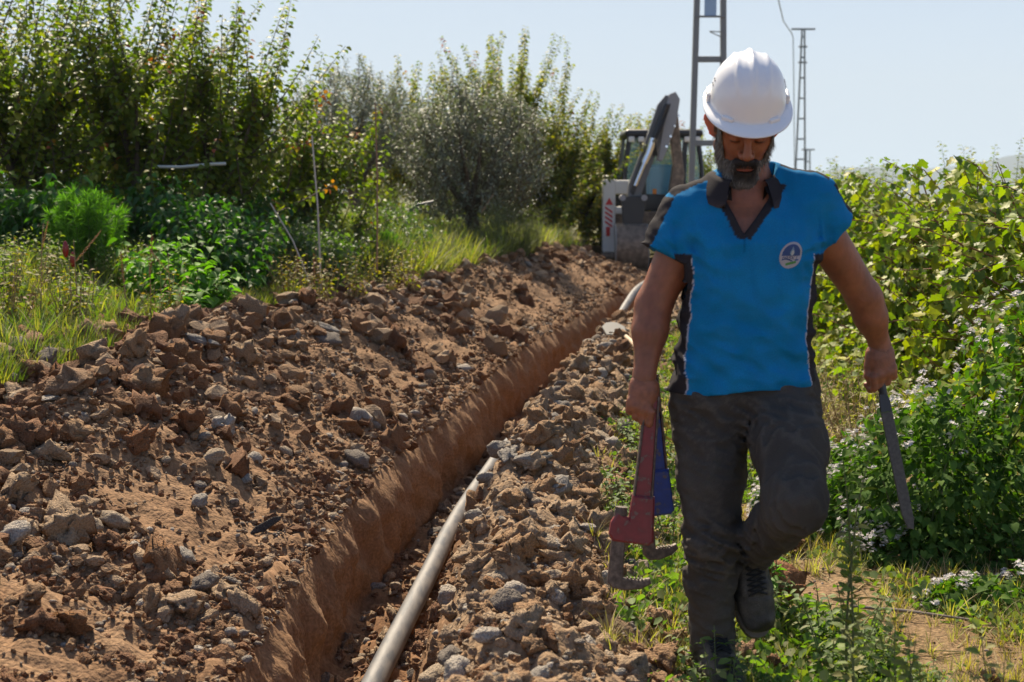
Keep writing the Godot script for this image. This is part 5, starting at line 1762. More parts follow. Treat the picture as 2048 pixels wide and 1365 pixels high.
func hand(mb: MB, wrist: Vector3, knuckle: Vector3, grip: Vector3, side: float) -> void:
	# the back of the hand faces the camera; fingers go round the tool behind it and come back towards the thumb
	var down := (knuckle - wrist).normalized()
	var inw := Vector3(side, 0, 0)          # towards the thumb
	inw = (inw - down * inw.dot(down)).normalized()
	var back := inw.cross(down) * side      # out of the back of the hand, towards the camera
	if back.z < 0.0: back = -back
	var o := [cap(wrist, wrist.lerp(knuckle, 0.45) + inw * 0.004, 0.030, 0.034, 0.02, back, 1.3), cap(wrist.lerp(knuckle, 0.35) - inw * 0.014, knuckle - inw * 0.020, 0.026, 0.021, 0.02, back, 1.2), cap(wrist.lerp(knuckle, 0.35) + inw * 0.010, knuckle + inw * 0.012 + down * 0.008, 0.026, 0.021, 0.02, back, 1.2)]
	var len := [0.95, 1.05, 1.0, 0.8]
	for f in 4:
		var q := 0.030 - f * 0.0205           # index next to the thumb, lowest
		var kb := knuckle + inw * q + down * (0.016 - f * 0.009) + back * 0.004
		var p1: Vector3 = kb + (down * 0.85 - back * 0.35 - inw * 0.05).normalized() * 0.036 * len[f]
		var p2: Vector3 = p1 + (down * 0.05 - back * 0.9 + inw * 0.3).normalized() * 0.026 * len[f]
		var p3: Vector3 = p2 + (-down * 0.75 - back * 0.1 + inw * 0.45).normalized() * 0.021 * len[f]
		o.append(cap(kb, p1, 0.0125, 0.0105, 0.006))
		o.append(cap(p1, p2, 0.0105, 0.0095, 0.005))
		o.append(cap(p2, p3, 0.0095, 0.008, 0.005))
	var t0 := wrist.lerp(knuckle, 0.32) + inw * 0.026 - back * 0.006
	var t1 := t0 + (down * 0.85 + inw * 0.30 - back * 0.1).normalized() * 0.036
	var t2 := t1 + (down * 0.95 + inw * 0.18 - back * 0.05).normalized() * 0.031
	var t3 := t2 + (down * 0.90 - inw * 0.25 - back * 0.25).normalized() * 0.022
	o.append(cap(t0, t1, 0.019, 0.014, 0.014))
	o.append(cap(t1, t2, 0.0135, 0.0115, 0.006))
	o.append(cap(t2, t3, 0.0115, 0.009, 0.005))
	var lo := Vector3.ONE * 9.0
	var hi := Vector3.ONE * -9.0
	for pr: Pr in o:
		for p in [pr.a, pr.b]:
			lo = lo.min(p - Vector3.ONE * 0.045)
			hi = hi.max(p + Vector3.ONE * 0.045)
	net(mb, o, lo, hi, 0.0036, func(p: Vector3, d: float) -> float: return d - 0.0006 * n_cloth.get_noise_3d(p.x * 120, p.y * 120, p.z * 120), func(p: Vector3) -> Color: return SKIN * (0.92 + 0.25 * n_cloth.get_noise_3d(p.x * 40, p.y * 40, p.z * 40)), Transform3D(), 0.01)

func hat(hx: Transform3D) -> void:
	var o := thing("hard_hat", "white plastic hard hat with ridged crown and front peak on the man's head", "hard hat", FOOT + hx * Vector3(0, 0.073, 0))
	o.basis = hx.basis * Basis(Vector3.RIGHT, 0.05)
	M.hat = mat("white plastic", lin(0.82, 0.82, 0.83), 0.28)
	M.hat.clearcoat_enabled = true
	M.hat.clearcoat = 0.35
	M.hat.clearcoat_roughness = 0.15
	var shape := func(a: float, t: float, inset: float) -> Vector3:
		# t 0..1 crown to foot of the dome, 1..1.3 the brim
		var s := sin(a); var c := cos(a)     # a = 0 front
		var rx := 0.103; var rz := 0.128; var h := 0.132
		var f := minf(t, 1.0) * PI * 0.5
		var hz := pow(sin(f), 0.86)
		var y := h * pow(cos(f), 0.92)
		var p := Vector3(s * rx * hz, y, c * rz * hz)
		# ridges along the crown
		var up := smooth(0.055, 0.10, y) * smooth(-0.115, -0.08, p.z) * smooth(0.118, 0.075, p.z)
		var nrm := Vector3(p.x / (rx * rx), p.y / (h * h), p.z / (rz * rz)).normalized() if p.length() > 0.001 else Vector3.UP
		var bump := 0.0075 * exp(-pow(p.x / 0.0085, 2.0)) + 0.0048 * exp(-pow((absf(p.x) - 0.041) / 0.0065, 2.0)) 
		p += nrm * bump * up
		if t > 1.0:
			var b := (t - 1.0) / 0.3
			var front := pow(maxf(0.0, c), 1.3)
			var wide := 0.016 + 0.028 * front + 0.004 * maxf(0.0, -c)
			p += Vector3(s, 0, c) * wide * b
			p.y -= (0.005 + 0.009 * front) * b * b - 0.004 * (1.0 - front) * b
		return p - nrm * inset if t <= 1.0 else p - Vector3(0, inset, 0)
	var mb := MB.new()
	var na := 112
	var ts := []
	for k in 31: ts.append(pow(k / 30.0, 0.9))
	for k in range(1, 8): ts.append(1.0 + 0.3 * k / 7.0)
	for layer in 2:
		for t in ts:
			for i in na:
				mb.vert(shape.call(TAU * i / na, t, 0.0032 * layer))
	var nt := ts.size()
	for layer in 2:
		for j in nt - 1:
			for i in na:
				var q := layer * nt * na + j * na + i
				var q2 := layer * nt * na + j * na + (i + 1) % na
				var out := mb.v[q] - Vector3(0, 0.02, 0) if ts[j] < 0.99 else Vector3.UP
				if j == 0: mb.tri_out(q2 + na, q + na, q, (Vector3.UP if layer == 0 else Vector3.DOWN))
				else: mb.quad_out(q, q2, q2 + na, q + na, out if layer == 0 else -out)
	for i in na:
		var q := (nt - 1) * na + i
		var q2 := (nt - 1) * na + (i + 1) % na
		mb.quad_out(q, q2, q2 + nt * na, q + nt * na, Vector3(mb.v[q].x, 0, mb.v[q].z))
	put("shell", mb.mesh(), M.hat, o)
	# accessory slots at the front corners and at the sides
	for a in [-0.62, 0.62]:
		var p: Vector3 = shape.call(a, 1.0, 0.0) + Vector3(sin(a), 0, cos(a)) * 0.004
		var b := MB.new()
		b.box(Transform3D(Basis(Vector3.UP, a), p + Vector3(0, 0.004, 0)), Vector3(0.034, 0.012, 0.012), 0.0025)
		put("slot_block", b.mesh(), M.hat, o)
	for s in [-1.0, 1.0]:
		var b := MB.new()
		b.box(Transform3D(Basis(Vector3.UP, s * 1.57), Vector3(s * 0.107, 0.012, -0.01)), Vector3(0.04, 0.026, 0.010), 0.004)
		put("side_slot", b.mesh(), M.hat, o)
	var dark := mat("vent hole", lin(0.25, 0.25, 0.26), 0.6)
	for s in [-1.0, 1.0]:
		for k in 4:
			var a: float = s * (1.57 + (k % 2) * 0.10 - 0.05)
			var t := 0.70 + (k / 2) * 0.07
			var b := MB.new()
			b.ball(shape.call(a, t, 0.0012), Vector3(0.0035, 0.0035, 0.0035), 5, 8)
			put("vent_hole", b.mesh(), dark, o)

func boots(man: Node3D, anR: Vector3, anL: Vector3, knL: Vector3) -> void:
	var leather := mat("dusty boot leather", Color.WHITE, 0.65, 0.0, true)
	leather.uv1_triplanar = true
	leather.uv1_scale = Vector3.ONE * 8.0
	leather.albedo_texture = grit_color
	leather.heightmap_enabled = true
	leather.heightmap_texture = grit_height
	leather.heightmap_scale = 0.05
	var sole_mat := mat("boot sole", lin(0.17, 0.135, 0.10), 0.9)
	var lace := mat("black lace", lin(0.01, 0.01, 0.01), 0.7)
	for which in 2:
		# local frame: y up the ankle, z to the toe
		var t: Transform3D
		if which == 0:
			t = Transform3D(Basis(Vector3.UP, 0.05), anR + Vector3(0.0, -0.09, 0.0))
		else:
			var zt := (Vector3(0.028, -0.185, 0.085)).normalized()
			var yt := (Vector3(0.05, 0.30, 0.9))
			yt = (yt - zt * yt.dot(zt)).normalized()
			t = Transform3D(Basis(yt.cross(zt), yt, zt), anL - yt * 0.085 + zt * 0.0)
		t.basis = t.basis.scaled_local(Vector3.ONE * 1.16)
		var pr := [cap(Vector3(0, 0.145, -0.012), Vector3(0, 0.085, -0.008), 0.050, 0.048, 0.02), cap(Vector3(0, 0.055, -0.045), Vector3(0, 0.05, 0.0), 0.040, 0.046, 0.03), cap(Vector3(0, 0.085, 0.0), Vector3(0.0, 0.060, 0.095), 0.045, 0.043, 0.03), cap(Vector3(0, 0.052, 0.095), Vector3(0.003, 0.044, 0.155), 0.046, 0.040, 0.03, Vector3(1, 0, 0), 0.92)]
		var mb := MB.new()
		net(mb, pr, Vector3(-0.07, 0.0, -0.11), Vector3(0.07, 0.22, 0.215), 0.0055, func(p: Vector3, d: float) -> float:
			d = maxf(d, 0.022 - p.y)
			d = maxf(d, p.y - 0.165)
			# toe cap seam and the tongue's edges
			d += 0.0035 * exp(-pow((p.z - 0.112) / 0.005, 2.0)) + 0.0035 * exp(-pow((p.y - 0.035) / 0.004, 2.0)) + 0.0035 * exp(-pow((absf(p.x) - 0.022) / 0.003, 2.0)) * (1.0 if p.z > 0.02 and p.z < 0.11 else 0.0)
			return d - 0.004 * n_cloth.get_noise_3d(p.x * 18, p.y * 26, p.z * 18), func(p: Vector3) -> Color:
			return Color(0.035, 0.030, 0.026).lerp(Color(0.15, 0.128, 0.10), clampf(0.30 + 0.9 * n_cloth.get_noise_3d(p.x * 15, p.y * 15, p.z * 15) + 0.4 * smooth(0.05, 0.02, p.y), 0.0, 1.0)), t, 0.02)
		var b := put("boot", mb.mesh(), leather, man)
		b.set_meta("label", "planted work boot, half hidden by weeds" if which == 0 else "raised black lace-up work boot, toe pointing down")
		var sm := MB.new()
		var out := PackedVector2Array()
		for k in 28:
			var a := TAU * k / 28.0
			var zz := 0.055 + 0.150 * cos(a)
			var wdt := 0.051 + 0.004 * cos(a) - 0.006 * exp(-pow((zz - 0.03) / 0.03, 2.0))
			out.append(Vector2(wdt * signf(sin(a)) * pow(absf(sin(a)), 0.75), zz))
		sm.slab(t * Transform3D(Basis(Vector3(1, 0, 0), Vector3(0, 0, 1), Vector3(0, -1, 0)), Vector3(0, 0.012, 0)), out, 0.026, 0.004)
		put("sole", sm.mesh(), sole_mat, b)
		var lm := MB.new()
		for k in 6:
			var q := k / 5.0
			var c := Vector3(0, 0.135, 0.036).lerp(Vector3(0, 0.108, 0.10), q)
			lm.tube([t * (c + Vector3(-0.024, -0.006, -0.006)), t * (c + Vector3(0, 0.004, 0.001)), t * (c + Vector3(0.024, -0.006, 0.008))], [0.003], 6)
			lm.tube([t * (c + Vector3(-0.024, -0.005, 0.008)), t * (c + Vector3(0, 0.007, 0.001)), t * (c + Vector3(0.024, -0.005, -0.006))], [0.003], 6)
		put("laces", lm.mesh(), lace, b)

func draw_emblem(img: Image) -> void:
	img.fill(Color(0, 0, 0, 0))
	var glyph := {"M": ["10001", "11011", "10101", "10001", "10001"], "A": ["01110", "10001", "11111", "10001", "10001"], "S": ["01111", "10000", "01110", "00001", "11110"], "K": ["10010", "10100", "11000", "10100", "10010"], "I": ["00100", "00100", "00100", "00100", "00100"]}
	var pale := Color(0.62, 0.60, 0.62)
	for y in 160:
		for x in 128:
			var u := (x - 63.5) / 63.0; var v := (y - 79.5) / 79.0
			var r := sqrt(u * u + v * v)
			if r > 1.0: continue
			var c := pale
			if r < 0.82:
				c = Color(0.16, 0.26, 0.46)
				if v > 0.05: c = pale
				# waves and a green hill
				if absf(v - 0.38 - 0.08 * sin(u * 4.0)) < 0.045 and u < 0.25: c = Color(0.16, 0.26, 0.46)
				if v > 0.30 and v < 0.40 and u > 0.42: c = Color(0.16, 0.26, 0.46)
				if v - 0.60 + u * 0.24 < 0.13 and v - 0.60 + u * 0.24 > -0.06 and u > -0.32 and u < 0.55: c = Color(0.28, 0.50, 0.22)
				# the drop
				var dy := v + 0.30
				var w := 0.20 * sqrt(maxf(0.0, 1.0 - pow((dy - 0.10) / 0.22, 2.0))) if dy > 0.1 else 0.20 * maxf(0.0, (dy + 0.38) / 0.48)
				if dy < 0.32 and dy > -0.38 and absf(u - 0.06) < w:
					c = Color(0.42, 0.52, 0.60) if absf(u - 0.09) > w * 0.55 or dy < -0.05 else Color(0.68, 0.68, 0.66)
			img.set_pixel(x, y, c)
	var word := ["M", "A", "S", "K", "I"]
	for k in 5:
		for gy in 5:
			for gx in 5:
				if glyph[word[k]][gy][gx] == "1":
					img.fill_rect(Rect2i(19 + k * 18 + gx * 3, 86 + gy * 4, 3, 4), Color(0.14, 0.22, 0.40))
	img.fill_rect(Rect2i(19 + 4 * 18 + 6, 81, 3, 3), Color(0.14, 0.22, 0.40))

# ---------- the tools he carries ----------
func frame2(a: Vector3, b: Vector3, facing := Vector3(0, 0, 1)) -> Transform3D:
	# x across, y from b up to a, z towards the viewer; origin at a
	var y := (a - b).normalized()
	var z := (facing - y * facing.dot(y)).normalized()
	return Transform3D(Basis(y.cross(z), y, z), a)

func P2(a: Array) -> PackedVector2Array:
	var o := PackedVector2Array()
	for k in range(0, a.size(), 2): o.append(Vector2(a[k], a[k + 1]))
	return o

func painted(called: String, col: Color) -> StandardMaterial3D:
	var m := mat(called, Color.WHITE, 0.5, 0.0)
	var n := noise(FastNoiseLite.TYPE_SIMPLEX, 0.02, 4, 77)
	var t := NoiseTexture2D.new()
	t.width = 256; t.height = 256; t.seamless = true; t.noise = n
	var g := Gradient.new()
	g.offsets = PackedFloat32Array([0.0, 0.18, 0.30, 1.0])
	g.colors = PackedColorArray([lin(0.10, 0.075, 0.055), lin(0.14, 0.10, 0.08), col, col * 1.15])
	t.color_ramp = g
	m.albedo_texture = t
	m.uv1_triplanar = true
	m.uv1_scale = Vector3.ONE * 4.0
	return m

func wrench(called: String, label: String, top: Vector3, foot: Vector3, facing: Vector3, paint: Material, steel: Material, s: float, ring: bool) -> void:
	# top: the end of the handle above the fist; foot: the end of the hook jaw's shank
	var o := thing(called, label, "pipe wrench", top, 0.0, "pipe wrenches in the man's hand")
	var f := frame2(top, foot, facing)
	var l := top.distance_to(foot)
	var bs := Transform3D(f.basis, Vector3.ZERO)
	# handle: an I section; a red web between two ribs
	var mb := MB.new()
	mb.slab(bs, P2([-0.012 * s, -0.02, 0.012 * s, -0.02, 0.017 * s, -l * 0.55, -0.018 * s, -l * 0.55]), 0.010, 0.002)
	put("handle_web", mb.mesh(), paint, o)
	for sd in [-1.0, 1.0]:
		mb = MB.new()
		mb.bar(bs * Vector3(sd * 0.013 * s, -0.01, 0), bs * Vector3(sd * 0.019 * s, -l * 0.55, 0), 0.0065, 0.024, 0.002, Color.WHITE, f.basis.z)
		put("handle_rib", mb.mesh(), steel, o)
	if ring:
		mb = MB.new()
		var pts := []
		for k in 15:
			var a := TAU * k / 14.0
			pts.append(bs * Vector3(0.012 * cos(a), 0.012 + 0.030 * sin(a), 0))
		mb.tube(pts, [0.005], 8)
		put("hanging_eye", mb.mesh(), steel, o)
	# body with the heel jaw
	mb = MB.new()
	mb.slab(bs, P2([0.024 * s, -l * 0.52, 0.030 * s, -l * 0.745, 0.020 * s, -l * 0.765, -0.055 * s, -l * 0.757, -0.064 * s, -l * 0.725, -0.062 * s, -l * 0.665, -0.050 * s, -l * 0.608, -0.026 * s, -l * 0.635, -0.022 * s, -l * 0.52]), 0.034, 0.006)
	put("jaw_housing", mb.mesh(), paint, o)
	# adjusting nut
	mb = MB.new()
	var nut := []
	var rad := []
	for k in 13:
		nut.append(bs * Vector3(-0.043 * s, -l * (0.585 + 0.0052 * k), 0))
		rad.append(0.0175 if k % 2 == 0 else 0.0155)
	mb.tube(nut, rad, 18)
	put("adjusting_nut", mb.mesh(), steel, o)
	# hook jaw: a shank and a toothed foot turned back under the housing
	mb = MB.new()
	mb.slab(bs, P2([-0.056 * s, -l * 0.60, -0.030 * s, -l * 0.60, -0.026 * s, -l * 0.938, 0.008 * s, -l * 0.945, 0.030 * s, -l * 0.928, 0.034 * s, -l * 0.955, 0.016 * s, -l * 0.985, -0.018 * s, -l * 1.0, -0.046 * s, -l * 0.995, -0.058 * s, -l * 0.965]), 0.022, 0.004)
	put("hook_jaw", mb.mesh(), steel, o)
	for k in 6:
		mb = MB.new()
		mb.box(bs * Transform3D(Basis(Vector3.BACK, 0.5), Vector3((-0.016 + k * 0.0075) * s, -l * 0.938, 0)), Vector3(0.004, 0.006, 0.020), 0.001)
		put("tooth", mb.mesh(), steel, o)

func build_tools() -> void:
	M.rust = mat("worn steel", Color.WHITE, 0.55, 0.35)
	M.rust.albedo_texture = noise_tex(noise(FastNoiseLite.TYPE_SIMPLEX, 0.03, 4, 12), 256, lin(0.05, 0.035, 0.028), lin(0.20, 0.15, 0.12))
	M.rust.uv1_triplanar = true
	M.rust.uv1_scale = Vector3.ONE * 5.0
	var red := painted("worn red paint", lin(0.17, 0.02, 0.023))
	var navy := painted("worn blue paint", lin(0.016, 0.04, 0.19))
	wrench("pipe_wrench", "worn red pipe wrench, the nearer one, hanging jaw down from the man's fist", D(0.405, 0.87, 4.05), D(0.352, 0.30, 4.0), Vector3(0, 0, 1), red, M.rust, 1.38, false)
	wrench("pipe_wrench", "worn blue pipe wrench behind the red one, its jaw turned towards the man's leg", D(0.405, 0.925, 4.10), D(0.452, 0.372, 4.09), Vector3(0.25, 0, 1), navy, M.rust, 1.15, true)
	# the flat blade in the other hand
	var top := D(1.103, 0.92, 4.26)
	var foot := D(1.197, 0.432, 4.19)
	var o := thing("flat_file", "long flat grey steel blade with a dark handle, pointing down from the man's other hand", "file", top)
	var f := frame2(top, foot, Vector3(0.2, 0, 1))
	var bs := Transform3D(f.basis, Vector3.ZERO)
	var l := top.distance_to(foot)
	var dark := mat("dark handle", lin(0.018, 0.02, 0.026), 0.4)
	var mb := MB.new()
	mb.tube([bs * Vector3(0, 0.05, 0), bs * Vector3(0, 0.02, 0), bs * Vector3(0, -0.04, 0), bs * Vector3(0.002, -0.075, 0), bs * Vector3(0.002, -0.085, 0)], [0.010, 0.014, 0.015, 0.013, 0.012], 12)
	put("handle", mb.mesh(), dark, o)
	mb = MB.new()
	mb.slab(bs, P2([-0.012, -0.083, 0.012, -0.083, 0.019, -0.11, 0.019, -0.14, -0.018, -0.14, -0.016, -0.11]), 0.006, 0.001)
	put("tang", mb.mesh(), mat("bare steel", lin(0.04, 0.04, 0.045), 0.35, 0.6), o)
	mb = MB.new()
	mb.slab(bs, P2([-0.018, -0.1405, 0.019, -0.1405, 0.0185, -l + 0.03, 0.012, -l, -0.006, -l + 0.008, -0.0165, -l + 0.05]), 0.006, 0.001)
	var bl := mat("file teeth steel", Color.WHITE, 0.6, 0.35)
	bl.albedo_texture = noise_tex(noise(FastNoiseLite.TYPE_SIMPLEX, 0.06, 3, 19), 256, lin(0.055, 0.05, 0.047), lin(0.12, 0.108, 0.10))
	bl.uv1_triplanar = true
	bl.uv1_scale = Vector3.ONE * 4.0
	put("blade", mb.mesh(), bl, o)

# ---------- the pipe, a spade and other loose things ----------
func build_loose() -> void:
	var pm := mat("dusty black plastic pipe", Color(0.84, 0.88, 0.96), 0.6)
	var nn := noise(FastNoiseLite.TYPE_SIMPLEX, 0.012, 5, 33)
	var t := NoiseTexture2D.new()
	t.width = 512; t.height = 512; t.seamless = true; t.noise = nn
	var g := Gradient.new()
	g.offsets = PackedFloat32Array([0.0, 0.36, 0.5, 1.0])
	g.colors = PackedColorArray([lin(0.065, 0.065, 0.07), lin(0.11, 0.10, 0.09), lin(0.18, 0.15, 0.12), lin(0.25, 0.21, 0.165)])
	t.color_ramp = g
	pm.albedo_texture = t
	pm.uv1_triplanar = true
	pm.uv1_scale = Vector3(3.0, 3.0, 0.55)
	var o := thing("water_pipe", "long dusty grey-brown plastic water pipe lying in the trench, its far end curving out", "pipe", D(-0.6, -0.42, 4.0))
	var raw := [D(-0.74, -0.40, 1.2), D(-0.64, -0.39, 3.2), D(-0.535, -0.385, 4.9), D(-0.405, -0.385, 6.6), D(-0.345, -0.38, 7.4), D(-0.265, -0.375, 8.2), D(-0.165, -0.37, 9.0), D(-0.035, -0.35, 9.9), D(0.16, -0.36, 11.0), D(0.45, -0.36, 12.6), D(0.98, -0.20, 15.2), D(1.36, 0.06, 17.0), D(1.62, 0.19, 18.2), D(1.9, 0.24, 18.9), D(2.2, 0.18, 19.2), D(2.6, 0.09, 19.6), D(3.0, 0.06, 20.6)]
	var pts := []
	for k in raw.size() - 1:
		for s in 8:
			pts.append(raw[k].cubic_interpolate(raw[k + 1], raw[maxi(k - 1, 0)], raw[mini(k + 2, raw.size() - 1)], s / 8.0) - o.position)
	pts.append(raw[raw.size() - 1] - o.position)
	var mb := MB.new()
	mb.tube(pts, [0.046], 20)
	put("pipe_wall", mb.mesh(), pm, o)
	# printed line of marks along the pipe's upper side: two pale stripes worn away in places
	var sp := thing("spade", "spade with a pale wooden handle lying on the bank's far end by the man's arm", "spade", D(0.86, 0.24, 12.0))
	mb = MB.new()
	mb.tube([D(0.93, 0.24, 12.1) - sp.position, D(0.985, 0.21, 11.6) - sp.position, D(1.02, 0.17, 11.0) - sp.position], [0.018, 0.018, 0.016], 9)
	put("handle", mb.mesh(), mat("pale wood", lin(0.5, 0.38, 0.25), 0.7), sp)
	mb = MB.new()
	mb.slab(Transform3D(Basis(Vector3(1, 0, -0.1), Vector3(0.1, 0.25, -1).normalized(), Vector3(0, 1, 0.25)).orthonormalized(), D(0.885, 0.245, 12.15) - sp.position), P2([-0.09, -0.10, 0.09, -0.10, 0.10, 0.10, 0.05, 0.2, 0.0, 0.22, -0.05, 0.2, -0.10, 0.10]), 0.012, 0.003)
	put("blade", mb.mesh(), mat("dark steel", lin(0.03, 0.03, 0.032), 0.5, 0.3), sp)

# ---------- digger and pylons ----------
func build_digger() -> void:
	var o := thing("backhoe_loader", "white and blue backhoe loader with grey folded arm standing at the end of the trench", "backhoe", D(2.78, 0.0, 26.6))
	var px := 0.00914     # metres per photo pixel at this distance, the sizes below were measured so
	var white := mat("white paint", lin(0.68, 0.66, 0.63), 0.45)
	var grey := mat("grey paint", lin(0.27, 0.27, 0.28), 0.4)
	var dark := mat("black trim", lin(0.018, 0.020, 0.026), 0.4)
	var blue := mat("blue paint", lin(0.02, 0.14, 0.36), 0.4)
	var steel := mat("dark grey paint", lin(0.12, 0.12, 0.125), 0.4)
	var muddy := mat("muddy steel", Color.WHITE, 0.6, 0.2)
	muddy.albedo_texture = noise_tex(noise(FastNoiseLite.TYPE_SIMPLEX, 0.02, 4, 3), 256, lin(0.10, 0.075, 0.055), lin(0.34, 0.25, 0.18))
	muddy.uv1_triplanar = true
	muddy.uv1_scale = Vector3.ONE * 1.2
	var chrome := mat("chrome rod", lin(0.75, 0.78, 0.85), 0.15, 0.9)
	var red := mat("red reflector", lin(0.55, 0.015, 0.02), 0.4)
	var rubber := mat("tyre rubber", lin(0.02, 0.02, 0.02), 0.9)
	var glass := mat("cab glass", Color(0.50, 0.74, 0.74, 0.34), 0.05)
	glass.transparency = BaseMaterial3D.TRANSPARENCY_ALPHA
	var put_box := func(called: String, x: float, y: float, z: float, sx: float, sy: float, sz: float, m: Material, parent: Node = null, bev := 0.02) -> MeshInstance3D:
		var mb := MB.new()
		mb.box(Transform3D(Basis(), Vector3(x, y, z)), Vector3(sx, sy, sz), bev)
		return put(called, mb.mesh(), m, parent if parent else o)
	# outriggers at either side
	for s in [-1.0, 1.0]:
		var leg: MeshInstance3D = put_box.call("stabiliser_leg", s * 1.02, 0.98, 0.62, 0.23, 1.32, 0.26, white)
		put_box.call("stabiliser_arm", s * 0.72, 1.50, 0.62, 0.46, 0.25, 0.2, white, leg)
		put_box.call("mounting_plate", s * 0.74, 1.08, 0.60, 0.42, 0.14, 0.2, white, leg)
		put_box.call("cap", s * 1.02, 1.68, 0.62, 0.14, 0.06, 0.14, dark, leg)
		put_box.call("tail_lamp", s * 1.04, 0.70, 0.762, 0.07, 0.17, 0.03, red, leg, 0.008)
		put_box.call("foot_plate", s * 0.98, 0.26, 0.62, 0.34, 0.12, 0.4, muddy, leg)
		var mb := MB.new()
		mb.slab(Transform3D(Basis(), Vector3(s * 1.02, 1.24, 0.757)), P2([-0.07, -0.06, 0.07, -0.06, 0.0, 0.07]), 0.008, 0.0)
		put("warning_triangle", mb.mesh(), red, leg)
		for k in 4:
			mb = MB.new()
			var y := 0.84 + k * 0.085
			mb.slab(Transform3D(Basis(), Vector3(s * 1.02, y, 0.756)), P2([-0.075, 0.02, -0.075, 0.06, 0.06, -0.03, 0.06, -0.07]), 0.008, 0.0)
			put("red_stripe", mb.mesh(), red, leg)
	# chassis, wheels
	put_box.call("rear_frame", 0.0, 0.88, 0.45, 1.9, 0.36, 0.3, muddy)
	put_box.call("chassis", 0.0, 0.75, -1.2, 1.0, 0.5, 3.0, grey)
	put_box.call("engine_hood", 0.0, 1.35, -2.3, 0.9, 0.7, 1.6, blue)
	for s in [-1.0, 1.0]:
		for w in [[-0.4, 0.68, 0.42], [-2.7, 0.5, 0.34]]:
			var mb := MB.new()
			var pr := [[0.0, -0.5], [0.62, -0.5], [0.9, -0.48], [1.0, -0.3], [1.0, 0.3], [0.9, 0.48], [0.62, 0.5], [0.0, 0.5]]
			for i in 33:
				var a := TAU * i / 32.0
				for q in pr: mb.vert(Vector3(s * 0.82 + q[1] * w[2], w[1] + cos(a) * q[0] * w[1], w[0] + sin(a) * q[0] * w[1]))
			for i in 32:
				for k in 7:
					var q := i * 8 + k
					mb.quad_out(q, q + 1, q + 9, q + 8, mb.v[q] + mb.v[q + 9] - Vector3(s * 1.64, 2.0 * w[1], 2.0 * w[0]))
			var wh := put("wheel", mb.mesh(), rubber, o)
			mb = MB.new()
			mb.tube([Vector3(s * (0.82 - 0.52 * w[2]), w[1], w[0]), Vector3(s * (0.82 + 0.52 * w[2]), w[1], w[0])], [w[1] * 0.5], 20)
			put("rim", mb.mesh(), white, wh)
	# cab
	var cab: MeshInstance3D = put_box.call("cab", 0.0, 1.22, -0.35, 1.36, 0.30, 1.35, dark)
	put_box.call("seat", 0.02, 1.55, -0.15, 0.55, 0.75, 0.3, blue, cab, 0.08)
	put_box.call("dashboard", 0.1, 1.62, -0.85, 0.9, 0.35, 0.2, dark, cab)
	put_box.call("orange_tag", -0.16, 1.42, 0.345, 0.07, 0.09, 0.02, mat("orange tag", lin(0.75, 0.25, 0.03), 0.5), cab, 0.004)
	for s in [-1.0, 1.0]:
		for z in [0.32, -1.0]:
			var mb := MB.new()
			mb.tube([Vector3(s * 0.73, 1.36, z), Vector3(s * 0.70, 1.9, z * 0.98), Vector3(s * 0.62, 2.42, z * 0.9)], [0.045, 0.042, 0.05], 8)
			put("pillar", mb.mesh(), grey if z < 0 else dark, cab)
		var mb2 := MB.new()
		mb2.bar(Vector3(s * 0.36, 1.36, 0.33), Vector3(s * 0.40, 2.42, 0.30), 0.09, 0.05, 0.01, Color.WHITE, Vector3.BACK)
		put("rear_post", mb2.mesh(), dark, cab)
		var gm := MB.new()
		gm.face([Vector3(s * 0.74, 1.37, 0.30), Vector3(s * 0.74, 1.37, -0.98), Vector3(s * 0.64, 2.40, -0.90), Vector3(s * 0.64, 2.40, 0.27)], Vector3(s, 0, 0))
		put("side_window", gm.mesh(), glass, cab)
		gm = MB.new()
		gm.face([Vector3(s * 0.70, 1.37, 0.335), Vector3(s * 0.40, 1.37, 0.335), Vector3(s * 0.43, 2.40, 0.30), Vector3(s * 0.60, 2.40, 0.30)], Vector3(0, 0, 1))
		put("rear_window", gm.mesh(), glass, cab)
	var gm2 := MB.new()
	gm2.face([Vector3(-0.32, 1.37, 0.338), Vector3(0.32, 1.37, 0.338), Vector3(0.36, 2.40, 0.305), Vector3(-0.36, 2.40, 0.305)], Vector3(0, 0, 1))
	put("rear_window", gm2.mesh(), glass, cab)
	gm2 = MB.new()
	gm2.face([Vector3(-0.62, 1.37, -1.0), Vector3(0.62, 1.37, -1.0), Vector3(0.56, 2.40, -0.92), Vector3(-0.56, 2.40, -0.92)], Vector3(0, 0, -1))
	put("windscreen", gm2.mesh(), glass, cab)
	var roof: MeshInstance3D = put_box.call("roof", 0.0, 2.48, -0.32, 1.42, 0.15, 1.5, dark, cab, 0.06)
	for x in [-0.6, -0.42, 0.42, 0.6]: put_box.call("work_lamp", x, 2.37, 0.40, 0.11, 0.10, 0.07, mat("lamp lens", lin(0.75, 0.74, 0.7), 0.2), cab, 0.015)
	# arm: boom up from the slew post, dipper folded down to the bucket
	var pl := func(called: String, pts: Array, z: float, thick: float, m: Material, parent: Node = null) -> MeshInstance3D:
		var mb := MB.new()
		mb.slab(Transform3D(Basis(), Vector3(0, 0, z)), P2(pts), thick, 0.012)
		return put(called, mb.mesh(), m, parent if parent else o)
	pl.call("slew_post", [-0.10, 0.7, 0.32, 0.7, 0.28, 1.3, -0.02, 1.3], 0.85, 0.32, muddy)
	var boom: MeshInstance3D = pl.call("boom", [0.0, 1.2, 0.26, 1.2, 0.30, 1.75, 0.22, 2.35, 0.14, 3.08, 0.02, 3.12, -0.06, 3.0, 0.04, 2.4, 0.10, 1.9], 0.95, 0.22, muddy)
